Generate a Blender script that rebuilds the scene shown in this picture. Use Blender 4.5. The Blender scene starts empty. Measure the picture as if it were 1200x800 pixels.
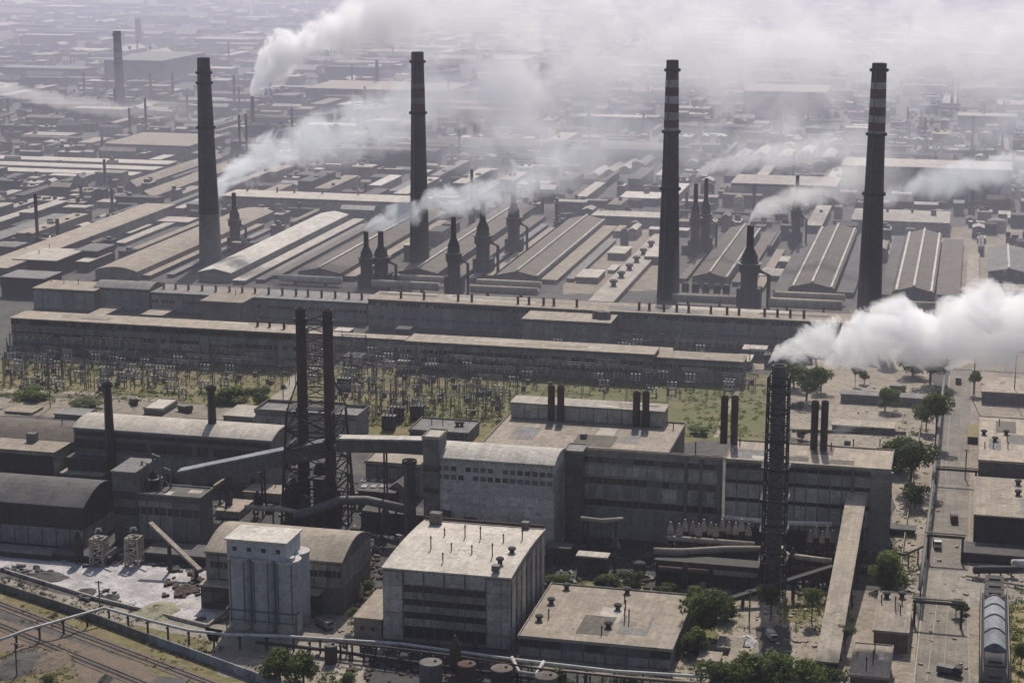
import bpy, bmesh, math, random
from mathutils import Vector, Matrix
R = random.Random(7)
sc = bpy.context.scene
C = sc.collection
# ------------------------------------------------------------------ camera, world, sun, exposure
H = 200.0; F = 2250.0
PITCH = math.atan(521 / F); YAW = math.atan(558 / math.hypot(F, 521))
cam = bpy.data.objects.new('camera', bpy.data.cameras.new('camera')); C.objects.link(cam)
cam.location = (0, 0, H); cam.rotation_euler = (math.pi / 2 - PITCH, 0, YAW)
cam.data.sensor_width = 36; cam.data.lens = 36 * F / 1200
cam.data.clip_start = 1; cam.data.clip_end = 40000
sc.camera = cam
SUN_EL = math.radians(47); SUN_AZ = math.radians(-7.5)     # azimuth from +Y towards +X
w = bpy.data.worlds.new('World'); sc.world = w; w.use_nodes = True
nt = w.node_tree; bg = nt.nodes['Background']
sky = nt.nodes.new('ShaderNodeTexSky'); sky.sky_type = 'NISHITA'; sky.sun_disc = False
sky.sun_elevation = SUN_EL; sky.sun_rotation = SUN_AZ; sky.dust_density = 3.0; sky.altitude = 300
nt.links.new(sky.outputs[0], bg.inputs[0]); bg.inputs[1].default_value = 0.095
sun = bpy.data.objects.new('sun', bpy.data.lights.new('sun', 'SUN')); C.objects.link(sun)
sun.data.energy = 4.5; sun.data.angle = math.radians(0.6); sun.data.color = (1, .935, .85)
sd = Vector((math.sin(SUN_AZ) * math.cos(SUN_EL), math.cos(SUN_AZ) * math.cos(SUN_EL), math.sin(SUN_EL)))
sun.rotation_euler = sd.to_track_quat('Z', 'Y').to_euler(); sun.location = (0, 600, 500)
vs = sc.view_settings; vs.view_transform = 'Standard'; vs.look = 'None'; vs.exposure = -0.1; vs.gamma = 1
cy = sc.cycles
cy.max_bounces = 12; cy.diffuse_bounces = 2; cy.glossy_bounces = 2; cy.transmission_bounces = 2
cy.volume_bounces = 10; cy.transparent_max_bounces = 12
cy.volume_step_rate = 1.0; cy.volume_max_steps = 300
cy.use_denoising = True
# ------------------------------------------------------------------ projection helpers (pixels of the 1200 x 800 photograph)
fw = Vector((-math.sin(YAW) * math.cos(PITCH), math.cos(YAW) * math.cos(PITCH), -math.sin(PITCH)))
rt = Vector((math.cos(YAW), math.sin(YAW), 0)); up = rt.cross(fw)
def proj(p):
    d = Vector(p) - Vector((0, 0, H)); z = d.dot(fw)
    return 600 + F * d.dot(rt) / z, 400 - F * d.dot(up) / z
def ray(px, py): return rt * (px - 600) + up * (400 - py) + fw * F
def G(px, py, z=0.0):
    d = ray(px, py); t = (z - H) / d.z
    return Vector((d.x * t, d.y * t, z))
def GY(px, py, Y):                    # on the vertical plane y = Y
    d = ray(px, py); t = Y / d.y
    return Vector((d.x * t, Y, H + d.z * t))
def solve(f, lo, hi):
    flo = f(lo)
    for _ in range(50):
        m = (lo + hi) / 2
        if (f(m) > 0) == (flo > 0): lo = m
        else: hi = m
    return lo
def Zat(p, py): return solve(lambda z: proj((p.x, p.y, z))[1] - py, -5, 199)
def ppm(y): return (y + 121) / H       # pixels per metre at a ground row
# ------------------------------------------------------------------ materials
M = {}
def nn(t, k): return t.nodes.new(k)
def mixc(t, fac, a, b, mode='MIX'):
    m = nn(t, 'ShaderNodeMix'); m.data_type = 'RGBA'; m.blend_type = mode
    for s, v in ((m.inputs[0], fac), (m.inputs[6], a), (m.inputs[7], b)):
        if hasattr(v, 'is_output'): t.links.new(v, s)
        else: s.default_value = v if not isinstance(v, tuple) else (*v, 1)[:4]
    return m.outputs[2]
def noise(t, vec, scale, detail=5, rough=.6, lo=.3, hi=.7):
    n = nn(t, 'ShaderNodeTexNoise'); n.inputs['Scale'].default_value = scale
    n.inputs['Detail'].default_value = detail; n.inputs['Roughness'].default_value = rough
    t.links.new(vec, n.inputs['Vector'])
    r = nn(t, 'ShaderNodeMapRange'); r.inputs[1].default_value = lo; r.inputs[2].default_value = hi
    t.links.new(n.outputs[0], r.inputs[0]); return r.outputs[0]
def mapped(t, vec, sc_):
    m = nn(t, 'ShaderNodeMapping'); m.inputs['Scale'].default_value = sc_
    t.links.new(vec, m.inputs[0]); return m.outputs[0]
def mat(name, c, dirt=None, var=.25, scale=.12, rough=.9, kind='plain', bw=2.0, bh=1.0, seam=.55, metal=0, bump=0.0, spec=.3, leaf=False):
    m = bpy.data.materials.new(name); m.use_nodes = True; t = m.node_tree
    b = t.nodes['Principled BSDF']; b.inputs['Roughness'].default_value = rough; b.inputs['Metallic'].default_value = metal
    b.inputs['Specular IOR Level'].default_value = spec
    g = nn(t, 'ShaderNodeNewGeometry'); P = g.outputs['Position']
    dirt = dirt or tuple(x * .55 for x in c)
    oi = nn(t, 'ShaderNodeObjectInfo')
    col = mixc(t, noise(t, P, scale, 7, .72, .46, .58), c, dirt)
    col = mixc(t, noise(t, P, scale * 3.3, 5, .72, .52, .62), col, tuple(x * .6 for x in dirt))
    light = tuple(min(1, x * (1 + var)) for x in c); dark = tuple(x * (1 - var * 1.5) for x in c)
    col = mixc(t, .5, col, mixc(t, noise(t, P, scale * 9, 4, .75, .38, .62), dark, light))
    if kind in ('roof', 'wall'):
        vec = P
        if kind == 'wall':
            s = nn(t, 'ShaderNodeSeparateXYZ'); t.links.new(P, s.inputs[0])
            a = nn(t, 'ShaderNodeMath'); a.operation = 'ADD'; t.links.new(s.outputs[0], a.inputs[0]); t.links.new(s.outputs[1], a.inputs[1])
            cb = nn(t, 'ShaderNodeCombineXYZ'); t.links.new(a.outputs[0], cb.inputs[0]); t.links.new(s.outputs[2], cb.inputs[1]); vec = cb.outputs[0]
        bk = nn(t, 'ShaderNodeTexBrick'); bk.inputs['Scale'].default_value = 1
        bk.inputs['Brick Width'].default_value = bw; bk.inputs['Row Height'].default_value = bh
        bk.inputs['Mortar Size'].default_value = .05; bk.inputs['Mortar Smooth'].default_value = .3
        bk.inputs['Color1'].default_value = (1, 1, 1, 1); bk.inputs['Color2'].default_value = (.62, .62, .62, 1)
        bk.inputs['Mortar'].default_value = (.35, .35, .35, 1); bk.offset = .0 if kind == 'roof' else .5
        t.links.new(vec, bk.inputs['Vector'])
        col = mixc(t, seam, col, mixc(t, 1.0, col, bk.outputs[0], 'MULTIPLY'))
        st = noise(t, mapped(t, P, (1, .06, .06) if kind == 'roof' else (1, 1, .07)), .6, 5, .7, .42, .72)
        col = mixc(t, st, col, mixc(t, .6, col, dirt))
    hs = nn(t, 'ShaderNodeHueSaturation'); t.links.new(col, hs.inputs['Color'])
    mr = nn(t, 'ShaderNodeMapRange'); mr.inputs[3].default_value = .82; mr.inputs[4].default_value = 1.18
    t.links.new(oi.outputs['Random'], mr.inputs[0]); t.links.new(mr.outputs[0], hs.inputs['Value'])
    t.links.new(hs.outputs[0], b.inputs['Base Color'])
    if leaf:
        tr = nn(t, 'ShaderNodeBsdfTranslucent'); t.links.new(hs.outputs[0], tr.inputs[0]); mx = nn(t, 'ShaderNodeMixShader'); mx.inputs[0].default_value = .5
        t.links.new(b.outputs[0], mx.inputs[1]); t.links.new(tr.outputs[0], mx.inputs[2]); t.links.new(mx.outputs[0], t.nodes['Material Output'].inputs[0])
    if bump:
        n = nn(t, 'ShaderNodeTexNoise'); n.inputs['Scale'].default_value = 1.2; n.inputs['Detail'].default_value = 4; t.links.new(P, n.inputs['Vector'])
        bp = nn(t, 'ShaderNodeBump'); bp.inputs['Strength'].default_value = bump; bp.inputs['Distance'].default_value = .4
        t.links.new(n.outputs[0], bp.inputs['Height']); t.links.new(bp.outputs[0], b.inputs['Normal'])
    M[name] = m; return m
mat('roof_tan', (.39, .33, .262), (.24, .203, .16), kind='roof', bw=1.6, bh=6)
mat('roof_pale', (.54, .49, .42), (.36, .32, .275), kind='roof', bw=2, bh=6)
mat('roof_white', (.62, .58, .52), (.40, .36, .31), kind='roof', bw=2, bh=8)
mat('roof_grey', (.25, .24, .23), (.14, .13, .12), kind='roof', bw=1.5, bh=5)
mat('roof_brown', (.17, .145, .12), (.10, .085, .07), kind='roof', bw=1.2, bh=4)
mat('roof_dark', (.12, .115, .11), (.065, .06, .058), kind='roof', bw=1.5, bh=5)
mat('wall_conc', (.32, .29, .25), (.16, .143, .123), kind='wall', bw=6, bh=1.2, seam=.4)
mat('wall_dark', (.19, .177, .16), (.09, .083, .075), kind='wall', bw=6, bh=1.5, seam=.4)
mat('wall_soot', (.072, .069, .068), (.034, .033, .032), kind='wall', bw=5, bh=2, seam=.4)
mat('wall_white', (.58, .56, .53), (.36, .345, .325), kind='wall', bw=3, bh=1.2, seam=.35)
mat('wall_tan', (.34, .30, .25), (.18, .15, .13), kind='wall', bw=6, bh=1.4)
mat('panel_conc', (.48, .44, .39), (.26, .235, .205), kind='wall', bw=3, bh=1.2, seam=.3)
mat('panel_dark', (.31, .292, .265), (.16, .15, .135), kind='wall', bw=3, bh=1.5, seam=.3)
mat('brick', (.22, .13, .095), (.11, .075, .06), kind='wall', bw=.6, bh=.3, seam=.5)
mat('brick_soot', (.085, .072, .066), (.05, .045, .042), kind='wall', bw=1.5, bh=.7, seam=.5)
mat('stack_dark', (.085, .08, .078), (.048, .045, .044), kind='wall', bw=3, bh=2.5, seam=.3)
mat('stack_grey', (.17, .16, .145), (.09, .085, .08), kind='wall', bw=3, bh=2.5, seam=.3)
mat('rust', (.095, .057, .043), (.045, .032, .027), scale=.3)
mat('rust_dark', (.075, .048, .038), (.04, .03, .026), scale=.3)
mat('steel', (.14, .135, .13), (.075, .065, .06), scale=.3, rough=.7)
mat('steel_dark', (.045, .042, .040), (.025, .022, .02), scale=.3, rough=.8)
mat('steel_pale', (.48, .47, .45), (.25, .22, .19), scale=.4, rough=.6)
mat('silo', (.47, .48, .49), (.33, .33, .335), kind='wall', bw=1.7, bh=20, seam=.3)
mat('pipe_tan', (.40, .35, .28), (.20, .16, .125), scale=.3)
mat('paint_white', (.36, .34, .33), (.20, .18, .17), scale=.3)
mat('paint_red', (.12, .058, .052), (.07, .045, .042), scale=.3)
mat('hood_red', (.26, .075, .065), (.10, .04, .036), scale=.5)
mat('glass_dark', (.020, .024, .03), (.035, .04, .045), scale=1.2, rough=.25, spec=.5)
mat('glass_mid', (.10, .115, .13), (.04, .045, .05), scale=.9, rough=.3, spec=.5)
mat('tank_blue', (.30, .315, .34), (.15, .155, .17), kind='wall', bw=2, bh=3, seam=.2)
mat('ground', (.085, .078, .072), (.045, .042, .04), scale=.03, var=.4, bump=.3)
mat('dirt_tan', (.29, .245, .19), (.14, .118, .092), scale=.07, var=.3, bump=.2)
mat('dark_grey', (.065, .063, .062), (.04, .039, .038), scale=.06, var=.3)
mat('concrete', (.30, .265, .22), (.15, .132, .11), kind='roof', bw=6, bh=6, seam=.5, scale=.1)
mat('dust', (.50, .47, .46), (.17, .158, .155), scale=.10, var=.2, bump=.3)
mat('sulphur', (.27, .255, .17), (.16, .15, .11), scale=.3, bump=.6)
mat('ballast', (.17, .125, .09), (.09, .07, .055), scale=.3, var=.4, bump=.4)
mat('sand', (.34, .29, .23), (.20, .17, .13), scale=.12, var=.3, bump=.3)
mat('grass', (.135, .12, .045), (.22, .175, .09), scale=.045, var=.45, bump=.5)
mat('grass_lush', (.115, .12, .038), (.18, .155, .07), scale=.07, var=.45, bump=.5)
mat('leaf_a', (.12, .16, .038), (.07, .10, .024), scale=.5, var=.5, rough=.7, leaf=True)
mat('leaf_b', (.15, .19, .044), (.09, .12, .028), scale=.5, var=.5, rough=.7, leaf=True)
mat('leaf_c', (.09, .12, .04), (.055, .075, .028), scale=.5, var=.5, rough=.7, leaf=True)
mat('leaf_dry', (.10, .095, .045), (.06, .055, .03), scale=.5, var=.5, rough=.8, leaf=True)
mat('hood_tan', (.38, .33, .27), (.18, .15, .12), scale=.5)
mat('bark', (.09, .07, .05), scale=1)
mat('ochre', (.22, .18, .08), (.12, .10, .06), scale=.3)
mat('far_green', (.09, .12, .06), (.12, .11, .08), scale=.02, var=.4)
# ------------------------------------------------------------------ object helpers
def tag(o, label=None, cat=None, group=None, kind=None):
    if label: o['label'] = label
    if cat: o['category'] = cat
    if group: o['group'] = group
    if kind: o['kind'] = kind
    return o
def root(name, loc, label, cat, group=None, rz=0):
    o = bpy.data.objects.new(name, None); C.objects.link(o); o.location = loc; o.rotation_euler = (0, 0, rz)
    o.empty_display_size = 1
    return tag(o, label, cat, group)
def link(name, me, parent=None, loc=(0, 0, 0), scale=(1, 1, 1), rot=(0, 0, 0)):
    o = bpy.data.objects.new(name, me); C.objects.link(o); o.parent = parent
    o.location = loc; o.scale = scale; o.rotation_euler = rot
    return o
def mesh(name, vs_, fs, m, smooth=False):
    me = bpy.data.meshes.new(name); me.from_pydata([tuple(v) for v in vs_], [], fs)
    bm = bmesh.new(); bm.from_mesh(me); bmesh.ops.recalc_face_normals(bm, faces=bm.faces); bm.to_mesh(me); bm.free()
    me.materials.append(M[m])
    if smooth: me.polygons.foreach_set('use_smooth', [True] * len(me.polygons))
    return me
CACHE = {}
def unit(kind, m, n=16):
    k = (kind, m, n)
    if k in CACHE: return CACHE[k]
    if kind == 'box':
        v = [(x, y, z) for x in (-.5, .5) for y in (-.5, .5) for z in (0, 1)]
        f = [(0, 1, 3, 2), (4, 6, 7, 5), (0, 4, 5, 1), (2, 3, 7, 6), (0, 2, 6, 4), (1, 5, 7, 3)]
        me = mesh('box', v, f, m)
    elif kind == 'cyl': me = lathe([(1, 0), (1, 1)], m, n)
    elif kind == 'mushroom': me = lathe([(.6, 0), (.6, .55), (1, .6), (1, .85), (.5, 1)], m, 12)
    elif kind == 'dome': me = lathe([(1, 0), (1, .75), (.8, .9), (.4, .98), (0.02, 1)], m, n)
    elif kind == 'cone': me = lathe([(1, 0), (1, .68), (.25, .96), (.22, 1)], m, n)
    elif kind == 'vent': me = lathe([(.55, 0), (.55, .75), (1, .8), (.15, 1)], m, 8)
    CACHE[k] = me; return me
def lathe(prof, m, n=16, cap=True):
    vs_, fs = [], []
    for r, z in prof:
        for i in range(n):
            a = 2 * math.pi * i / n; vs_.append((r * math.cos(a), r * math.sin(a), z))
    for j in range(len(prof) - 1):
        for i in range(n):
            k = (i + 1) % n; fs.append((j * n + i, j * n + k, (j + 1) * n + k, (j + 1) * n + i))
    if cap:
        fs.append(tuple(range(n))); fs.append(tuple((len(prof) - 1) * n + i for i in range(n)))
    return mesh('lathe', vs_, fs, m)
def box(name, parent, cx, cy_, z, sx, sy, sz, m, rot=(0, 0, 0)):
    return link(name, unit('box', m), parent, (cx, cy_, z), (sx, sy, sz), rot)
def cyl(name, parent, x, y, z, r, h, m, kind='cyl', n=16):
    return link(name, unit(kind, m, n), parent, (x, y, z), (r, r, h))
class MB:                              # collects bars and boxes into one mesh
    def __init__(s): s.v = []; s.f = []
    def bar(s, a, b, w, h=None):
        a, b = Vector(a), Vector(b); h = h or w; d = (b - a)
        if d.length < 1e-4: return s
        d.normalize(); u = Vector((0, 0, 1)) if abs(d.z) < .9 else Vector((0, 1, 0))
        e = d.cross(u).normalized(); u = e.cross(d)
        n = len(s.v)
        for p in (a, b):
            for i, j in ((-1, -1), (1, -1), (1, 1), (-1, 1)): s.v.append(p + e * (i * w / 2) + u * (j * h / 2))
        for q in ((0, 3, 2, 1), (4, 5, 6, 7), (0, 1, 5, 4), (1, 2, 6, 5), (2, 3, 7, 6), (3, 0, 4, 7)): s.f.append(tuple(n + i for i in q))
        return s
    def tube(s, pts, r, n=8):
        pts = [Vector(p) for p in pts]; base = len(s.v)
        for k, p in enumerate(pts):
            d = (pts[min(k + 1, len(pts) - 1)] - pts[max(k - 1, 0)]).normalized()
            u = Vector((0, 0, 1)) if abs(d.z) < .9 else Vector((0, 1, 0)); e = d.cross(u).normalized(); u = e.cross(d)
            for i in range(n):
                a = 2 * math.pi * i / n; s.v.append(p + e * (r * math.cos(a)) + u * (r * math.sin(a)))
        for k in range(len(pts) - 1):
            for i in range(n):
                j = (i + 1) % n; s.f.append((base + k * n + i, base + k * n + j, base + (k + 1) * n + j, base + (k + 1) * n + i))
        s.f.append(tuple(base + i for i in range(n))); s.f.append(tuple(base + (len(pts) - 1) * n + i for i in range(n)))
        return s
    def build(s, name, m, parent=None, origin=None, smooth=False):
        o = Vector(origin) if origin is not None else Vector((0, 0, 0))
        return link(name, mesh(name, [v - o for v in s.v], s.f, m, smooth), parent)
# ------------------------------------------------------------------ buildings
FOOT = []
def prism(prof, x0, x1, y0, y1, axis, zb):
    """solid under profile prof [(u, z)], closed down to zb"""
    n = len(prof); vs_ = []
    for e in (0, 1):
        for u_, z in prof:
            vs_.append((x0 + (x1 - x0) * u_, (y0, y1)[e], z) if axis == 'y' else ((x0, x1)[e], y0 + (y1 - y0) * u_, z))
        for u_ in (1, 0):
            vs_.append((x0 + (x1 - x0) * u_, (y0, y1)[e], zb) if axis == 'y' else ((x0, x1)[e], y0 + (y1 - y0) * u_, zb))
    k = n + 2
    fs = [tuple(range(k)), tuple(k + i for i in range(k))] + [(i, (i + 1) % k, k + (i + 1) % k, k + i) for i in range(k)]
    return vs_, fs
def shell(prof, x0, x1, y0, y1, axis, t):
    n = len(prof); vs_ = []
    for e in (0, 1):
        for dz in (0, t):
            for u_, z in prof:
                vs_.append((x0 + (x1 - x0) * u_, (y0, y1)[e], z + dz) if axis == 'y' else ((x0, x1)[e], y0 + (y1 - y0) * u_, z + dz))
    fs = []
    for i in range(n - 1):
        fs += [(i, i + 1, 2 * n + i + 1, 2 * n + i), (n + i, n + i + 1, 3 * n + i + 1, 3 * n + i),
               (i, i + 1, n + i + 1, n + i), (2 * n + i, 2 * n + i + 1, 3 * n + i + 1, 3 * n + i)]
    fs += [(0, n, 3 * n, 2 * n), (n - 1, 2 * n - 1, 4 * n - 1, 3 * n - 1)]
    return vs_, fs
def profile(kind, h, rise):
    if kind == 'flat': return [(0, h), (1, h)]
    if kind == 'gable': return [(0, h), (.5, h + rise), (1, h)]
    if kind == 'shed': return [(0, h), (1, h + rise)]
    if kind == 'barrel': return [(i / 12, h + rise * math.sin(math.pi * i / 12)) for i in range(13)]
    if kind == 'arc': return [(i / 10, h + rise * (1 - (2 * i / 10 - 1) ** 2)) for i in range(11)]
def vent(parent, p, px, py, kind, z):
    q = G(px, py, z); l = q - p; l.z = z - p.z - .05
    if kind == 'drum': cyl('roof_vent', parent, l.x, l.y, l.z, 1.15, 2.0, 'steel_dark', 'mushroom')
    elif kind == 'pipe': cyl('vent_pipe', parent, l.x, l.y, l.z, .32, 2.6, 'rust_dark', 'vent')
    elif kind == 'tall': cyl('vent_pipe', parent, l.x, l.y, l.z, .3, 4.2, 'rust_dark', 'vent')
    elif kind == 'hood': cyl('vent_hood', parent, l.x, l.y, l.z, 1.1, 3.2, 'hood_red', 'vent')
    elif kind == 'dhood': cyl('vent_hood', parent, l.x, l.y, l.z, 1.1, 3.6, 'rust_dark', 'vent')
    elif kind == 'big': cyl('roof_vent', parent, l.x, l.y, l.z, 2.2, 3.6, 'steel_dark', 'mushroom')
    elif kind == 'box': box('roof_box', parent, l.x, l.y, l.z, 2, 2, 1.6, 'steel')
    elif kind == 'bigbox': box('roof_box', parent, l.x, l.y, l.z, 3.4, 2.6, 3.2, 'wall_dark')
def building(name, label, cat, xl, yt, xr, yg, yb, wall='wall_conc', roof='roof_tan', prof='flat', axis='x', rise=0, group=None,
             bays=0, bz=(.08, .9), bmat='panel_conc', side=0, bands=(), band_mat='glass_dark', rows=(), patches=0, vents=(), parapet=0, ridge=None,
             h=None, x1=None, z0=0, ov=.35, gl=.35, depth=None, mull=0):
    A = G(xl, yg, z0)
    if h is None: h = Zat(A, yt)
    x0, y0 = A.x, A.y
    if x1 is None: x1 = solve(lambda x: proj((x, y0, h))[0] - xr, x0, x0 + 2500)
    y1 = y0 + depth if depth else solve(lambda y: proj((x0, y, h))[1] - yb, y0, y0 + 3000)
    p = Vector(((x0 + x1) / 2, (y0 + y1) / 2, z0)); hh = h - z0
    r = root(name, p, label, cat, group)
    a, b, c, d = x0 - p.x, x1 - p.x, y0 - p.y, y1 - p.y
    t = .45
    pw = profile(prof, hh - t, rise)
    link('wall', mesh('wall', *prism([(u_, z + .06) for u_, z in pw], a, b, c, d, axis, 0), wall), r)
    o2 = ov
    link('roof', mesh('roof', *shell(pw, a - o2, b + o2, c - o2, d + o2, axis, t), roof), r)
    if prof == 'flat' and parapet:
        e = MB(); zz = hh + parapet / 2
        e.bar((a - o2, c - o2 + .15, zz), (b + o2, c - o2 + .15, zz), .3, parapet); e.bar((a - o2, d + o2 - .15, zz), (b + o2, d + o2 - .15, zz), .3, parapet)
        e.bar((a - o2 + .15, c - o2 + .3, zz), (a - o2 + .15, d + o2 - .3, zz), .3, parapet); e.bar((b + o2 - .15, c - o2 + .3, zz), (b + o2 - .15, d + o2 - .3, zz), .3, parapet)
        e.build('parapet', 'wall_conc' if wall != 'wall_white' else 'wall_white', r)
    if bays:
        bwid = (b - a) / bays; zb, zt = hh * bz[0], (hh - t) * bz[1]
        for i in range(bays): box('panel', r, a + bwid * (i + .5), c - .12, zb, bwid - gl, .3, zt - zb, bmat)
    if side:
        bwid = (d - c) / side; zb, zt = hh * bz[0], (hh - t) * bz[1]
        for i in range(side): box('side_panel', r, b + .12, c + bwid * (i + .5), zb, .3, bwid - gl, zt - zb, bmat)
    for f0, f1 in bands:
        z_, zs = hh * f0, hh * (f1 - f0)
        wb = box('window_or_shade_band', r, (a + b) / 2, c - .2, z_, (b - a) * .97, .5, zs, band_mat)
        if mull:
            e = MB(); L = (b - a) * .97
            for i in range(mull + 1): e.bar((-L / 2 + L * i / mull, -.28, 0), (-L / 2 + L * i / mull, -.28, zs), .18, .12)
            wb.scale = (1, 1, 1); wb.data = mesh('window_or_shade_band', [(x * L, y * .5, z * zs) for x in (-.5, .5) for y in (-.5, .5) for z in (0, 1)],
                [(0, 1, 3, 2), (4, 6, 7, 5), (0, 4, 5, 1), (2, 3, 7, 6), (0, 2, 6, 4), (1, 5, 7, 3)], band_mat)
            e.build('mullions', 'steel', wb)
    rr = random.Random(int(abs(x0) * 13 + abs(y0) * 7))
    for f0, f1, n_, m_ in rows:
        e = MB(); L = b - a
        for k in range(n_):
            if rr.random() < .13: continue
            x = a + L * (k + .5) / n_; e.bar((x - L / n_ * .36, c - .33, hh * (f0 + f1) / 2), (x + L / n_ * .36, c - .33, hh * (f0 + f1) / 2), .2, hh * (f1 - f0))
        e.build('window_row', m_, r)['kind'] = 'stuff'
    for k in range(patches):
        sx, sy = rr.uniform(.06, .22) * (b - a), rr.uniform(.12, .4) * (d - c)
        box('roof_patch', r, rr.uniform(a + sx / 2, b - sx / 2), rr.uniform(c + sy / 2, d - sy / 2), hh - .02 + k * .004, sx, sy, .05, rr.choice(('roof_tan', 'roof_grey', 'roof_pale', 'roof_brown', 'roof_tan')))
    if ridge:
        e = MB(); rz = hh + rise + .5
        if axis == 'y':
            for u_ in ridge:
                zz = hh + rise * (1 - abs(2 * u_ - 1)) + .35; x = a + (b - a) * u_; e.bar((x, c, zz), (x, d, zz), 1.1, .7)
        else:
            for u_ in ridge:
                zz = hh + rise * (1 - abs(2 * u_ - 1)) + .35; y = c + (d - c) * u_; e.bar((a, y, zz), (b, y, zz), 1.1, .7)
        e.build('ridge_cap', 'roof_white', r)
    for px, py, k in vents: vent(r, p, px, py, k, h + (rise * .8 if prof in ('arc', 'barrel') else 0))
    FOOT.append((x0, x1, y0, y1))
    r['_box'] = 0; del r['_box']
    return dict(r=r, p=p, x0=x0, x1=x1, y0=y0, y1=y1, h=h, hh=hh)
def sheet(name, pts, z, m, kind='structure', jit=0.0, label=None):
    P = [G(x, y, z) for x, y in pts]; out = []
    for i, p in enumerate(P):
        q = P[(i + 1) % len(P)]; n = 8 if jit else 1
        for k in range(n):
            s = p.lerp(q, k / n)
            if jit and k: s += Vector((R.uniform(-jit, jit), R.uniform(-jit, jit) * 2, 0))
            out.append(s)
    o = link(name, mesh(name, out, [tuple(range(len(out)))], m))
    return tag(o, label, None, None, kind)
# ------------------------------------------------------------------ the setting
g = link('ground', mesh('ground', [(-9000, -500, 0), (9000, -500, 0), (9000, 15000, 0), (-9000, 15000, 0)], [(0, 1, 2, 3)], 'ground')); tag(g, kind='structure')
sheet('grass', [(-60, 418), (300, 425), (480, 432), (700, 432), (905, 440), (905, 520), (560, 520), (430, 512), (250, 474), (-60, 458)], .02, 'grass', 'stuff', 3)
sheet('grass', [(500, 455), (600, 440), (760, 445), (905, 455), (905, 515), (800, 515), (640, 480), (480, 490)], .05, 'grass_lush', 'stuff', 4)
sheet('dirt_yard', [(-60, 462), (180, 470), (330, 480), (330, 492), (-60, 488)], .03, 'dirt_tan', jit=1.5)
sheet('dirt_yard', [(905, 430), (1090, 432), (1110, 560), (1070, 700), (1046, 720), (1046, 620), (1050, 530), (905, 512)], .03, 'dirt_tan', jit=2)
sheet('dirt_yard', [(1120, 425), (1260, 428), (1300, 860), (1090, 860)], .03, 'dirt_tan', jit=1)
sheet('dirt_yard', [(790, 690), (1075, 690), (1070, 860), (560, 860), (610, 770), (790, 770)], .03, 'dirt_tan', jit=1)
sheet('dirt_yard', [(880, 395), (1260, 400), (1260, 432), (880, 432)], .025, 'dirt_tan', jit=3)
sheet('dirt_yard', [(690, 268), (790, 268), (780, 340), (660, 345)], .03, 'dirt_tan', jit=2)
sheet('dirt_yard', [(970, 270), (1290, 262), (1330, 330), (1120, 345)], .03, 'dirt_tan', jit=2)
sheet('concrete_yard', [(340, 715), (455, 700), (470, 860), (290, 860), (300, 800)], .03, 'concrete', jit=.6)
sheet('road', [(1068, 860), (1138, 860), (1134, 640), (1140, 432), (1114, 432), (1090, 600)], .06, 'concrete')
sheet('road', [(1062, 690), (1090, 668), (1300, 676), (1300, 700), (1130, 712)], .07, 'concrete', jit=.3)
for s in ((1086, 798, 1100, 690), (1108, 560, 1114, 470), (1105, 798, 1112, 700)):
    a, b = G(s[0], s[1]), G(s[2], s[3])
    tag(MB().bar((a.x, a.y, .085), (b.x, b.y, .085), .22, .01).build('road_marking', 'sand'), kind='structure')
for s in ((1071, 800, 1092, 602), (1092, 598, 1113, 440), (1136, 800, 1134, 720), (1135, 665, 1139, 440)):
    a, b = G(s[0], s[1]), G(s[2], s[3])
    tag(MB().bar((a.x, a.y, .1), (b.x, b.y, .1), .4, .14).build('kerb', 'hood_tan'), kind='structure')
sheet('path', [(-60, 453), (100, 459), (205, 468), (205, 472), (95, 463), (-60, 457)], .06, 'sand')
sheet('path', [(308, 478), (330, 478), (368, 430), (352, 428)], .06, 'sand', jit=.6)
sheet('path', [(836, 512), (842, 512), (872, 446), (864, 446)], .07, 'sand', jit=.4)
sheet('dust_yard', [(-80, 640), (60, 645), (240, 652), (262, 690), (285, 712), (245, 731), (120, 703), (-80, 640)], .05, 'dust', jit=.6)
sheet('yard_sheet', [(240, 735), (320, 712), (345, 745), (300, 800), (255, 790)], .04, 'concrete', jit=.3)
sheet('pavement', [(-80, 655), (120, 708), (262, 738), (255, 752), (110, 722), (-80, 668)], .04, 'concrete', jit=.3)
sheet('grass', [(-80, 668), (110, 722), (255, 752), (330, 800), (330, 860), (300, 860), (90, 735), (-80, 685)], .03, 'grass', 'stuff', 1)
sheet('gravel_yard', [(-80, 700), (240, 800), (300, 860), (-80, 860)], .025, 'ballast', 'stuff', .5)
sheet('grass', [(-80, 745), (60, 770), (100, 800), (90, 860), (-80, 860)], .05, 'grass', 'stuff', 1.5)
sheet('grass', [(630, 676), (780, 690), (830, 695), (850, 730), (820, 770), (790, 770), (800, 720), (640, 690)], .05, 'grass_lush', 'stuff', 1.5)
sheet('grass', [(1180, 690), (1300, 690), (1300, 860), (1186, 860)], .06, 'ochre', 'stuff', 1)
sheet('grass', [(915, 705), (965, 705), (960, 728), (912, 730)], .06, 'grass', 'stuff', 1.2)
sheet('yard_sheet', [(250, 545), (500, 560), (660, 610), (1015, 650), (985, 684), (780, 690), (640, 684), (440, 668), (405, 705), (400, 640), (250, 612)], .045, 'dark_grey', jit=1)  # dark sheet carries the courts' soot and shade in its colour
sheet('yard_sheet', [(420, 756), (610, 776), (800, 796), (830, 830), (440, 830)], .05, 'dark_grey', jit=1)  # darker ground along the near pipeline
sheet('yard_sheet', [(885, 735), (925, 732), (928, 780), (885, 782)], .05, 'dark_grey', jit=1)  # darker ground around the van
for pts in ([(190, 48), (330, 45), (330, 78), (170, 82)], [(-60, 10), (120, 2), (160, 14), (-60, 25)]):
    sheet('field', pts, .05, 'far_green', 'structure', 20)
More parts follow.
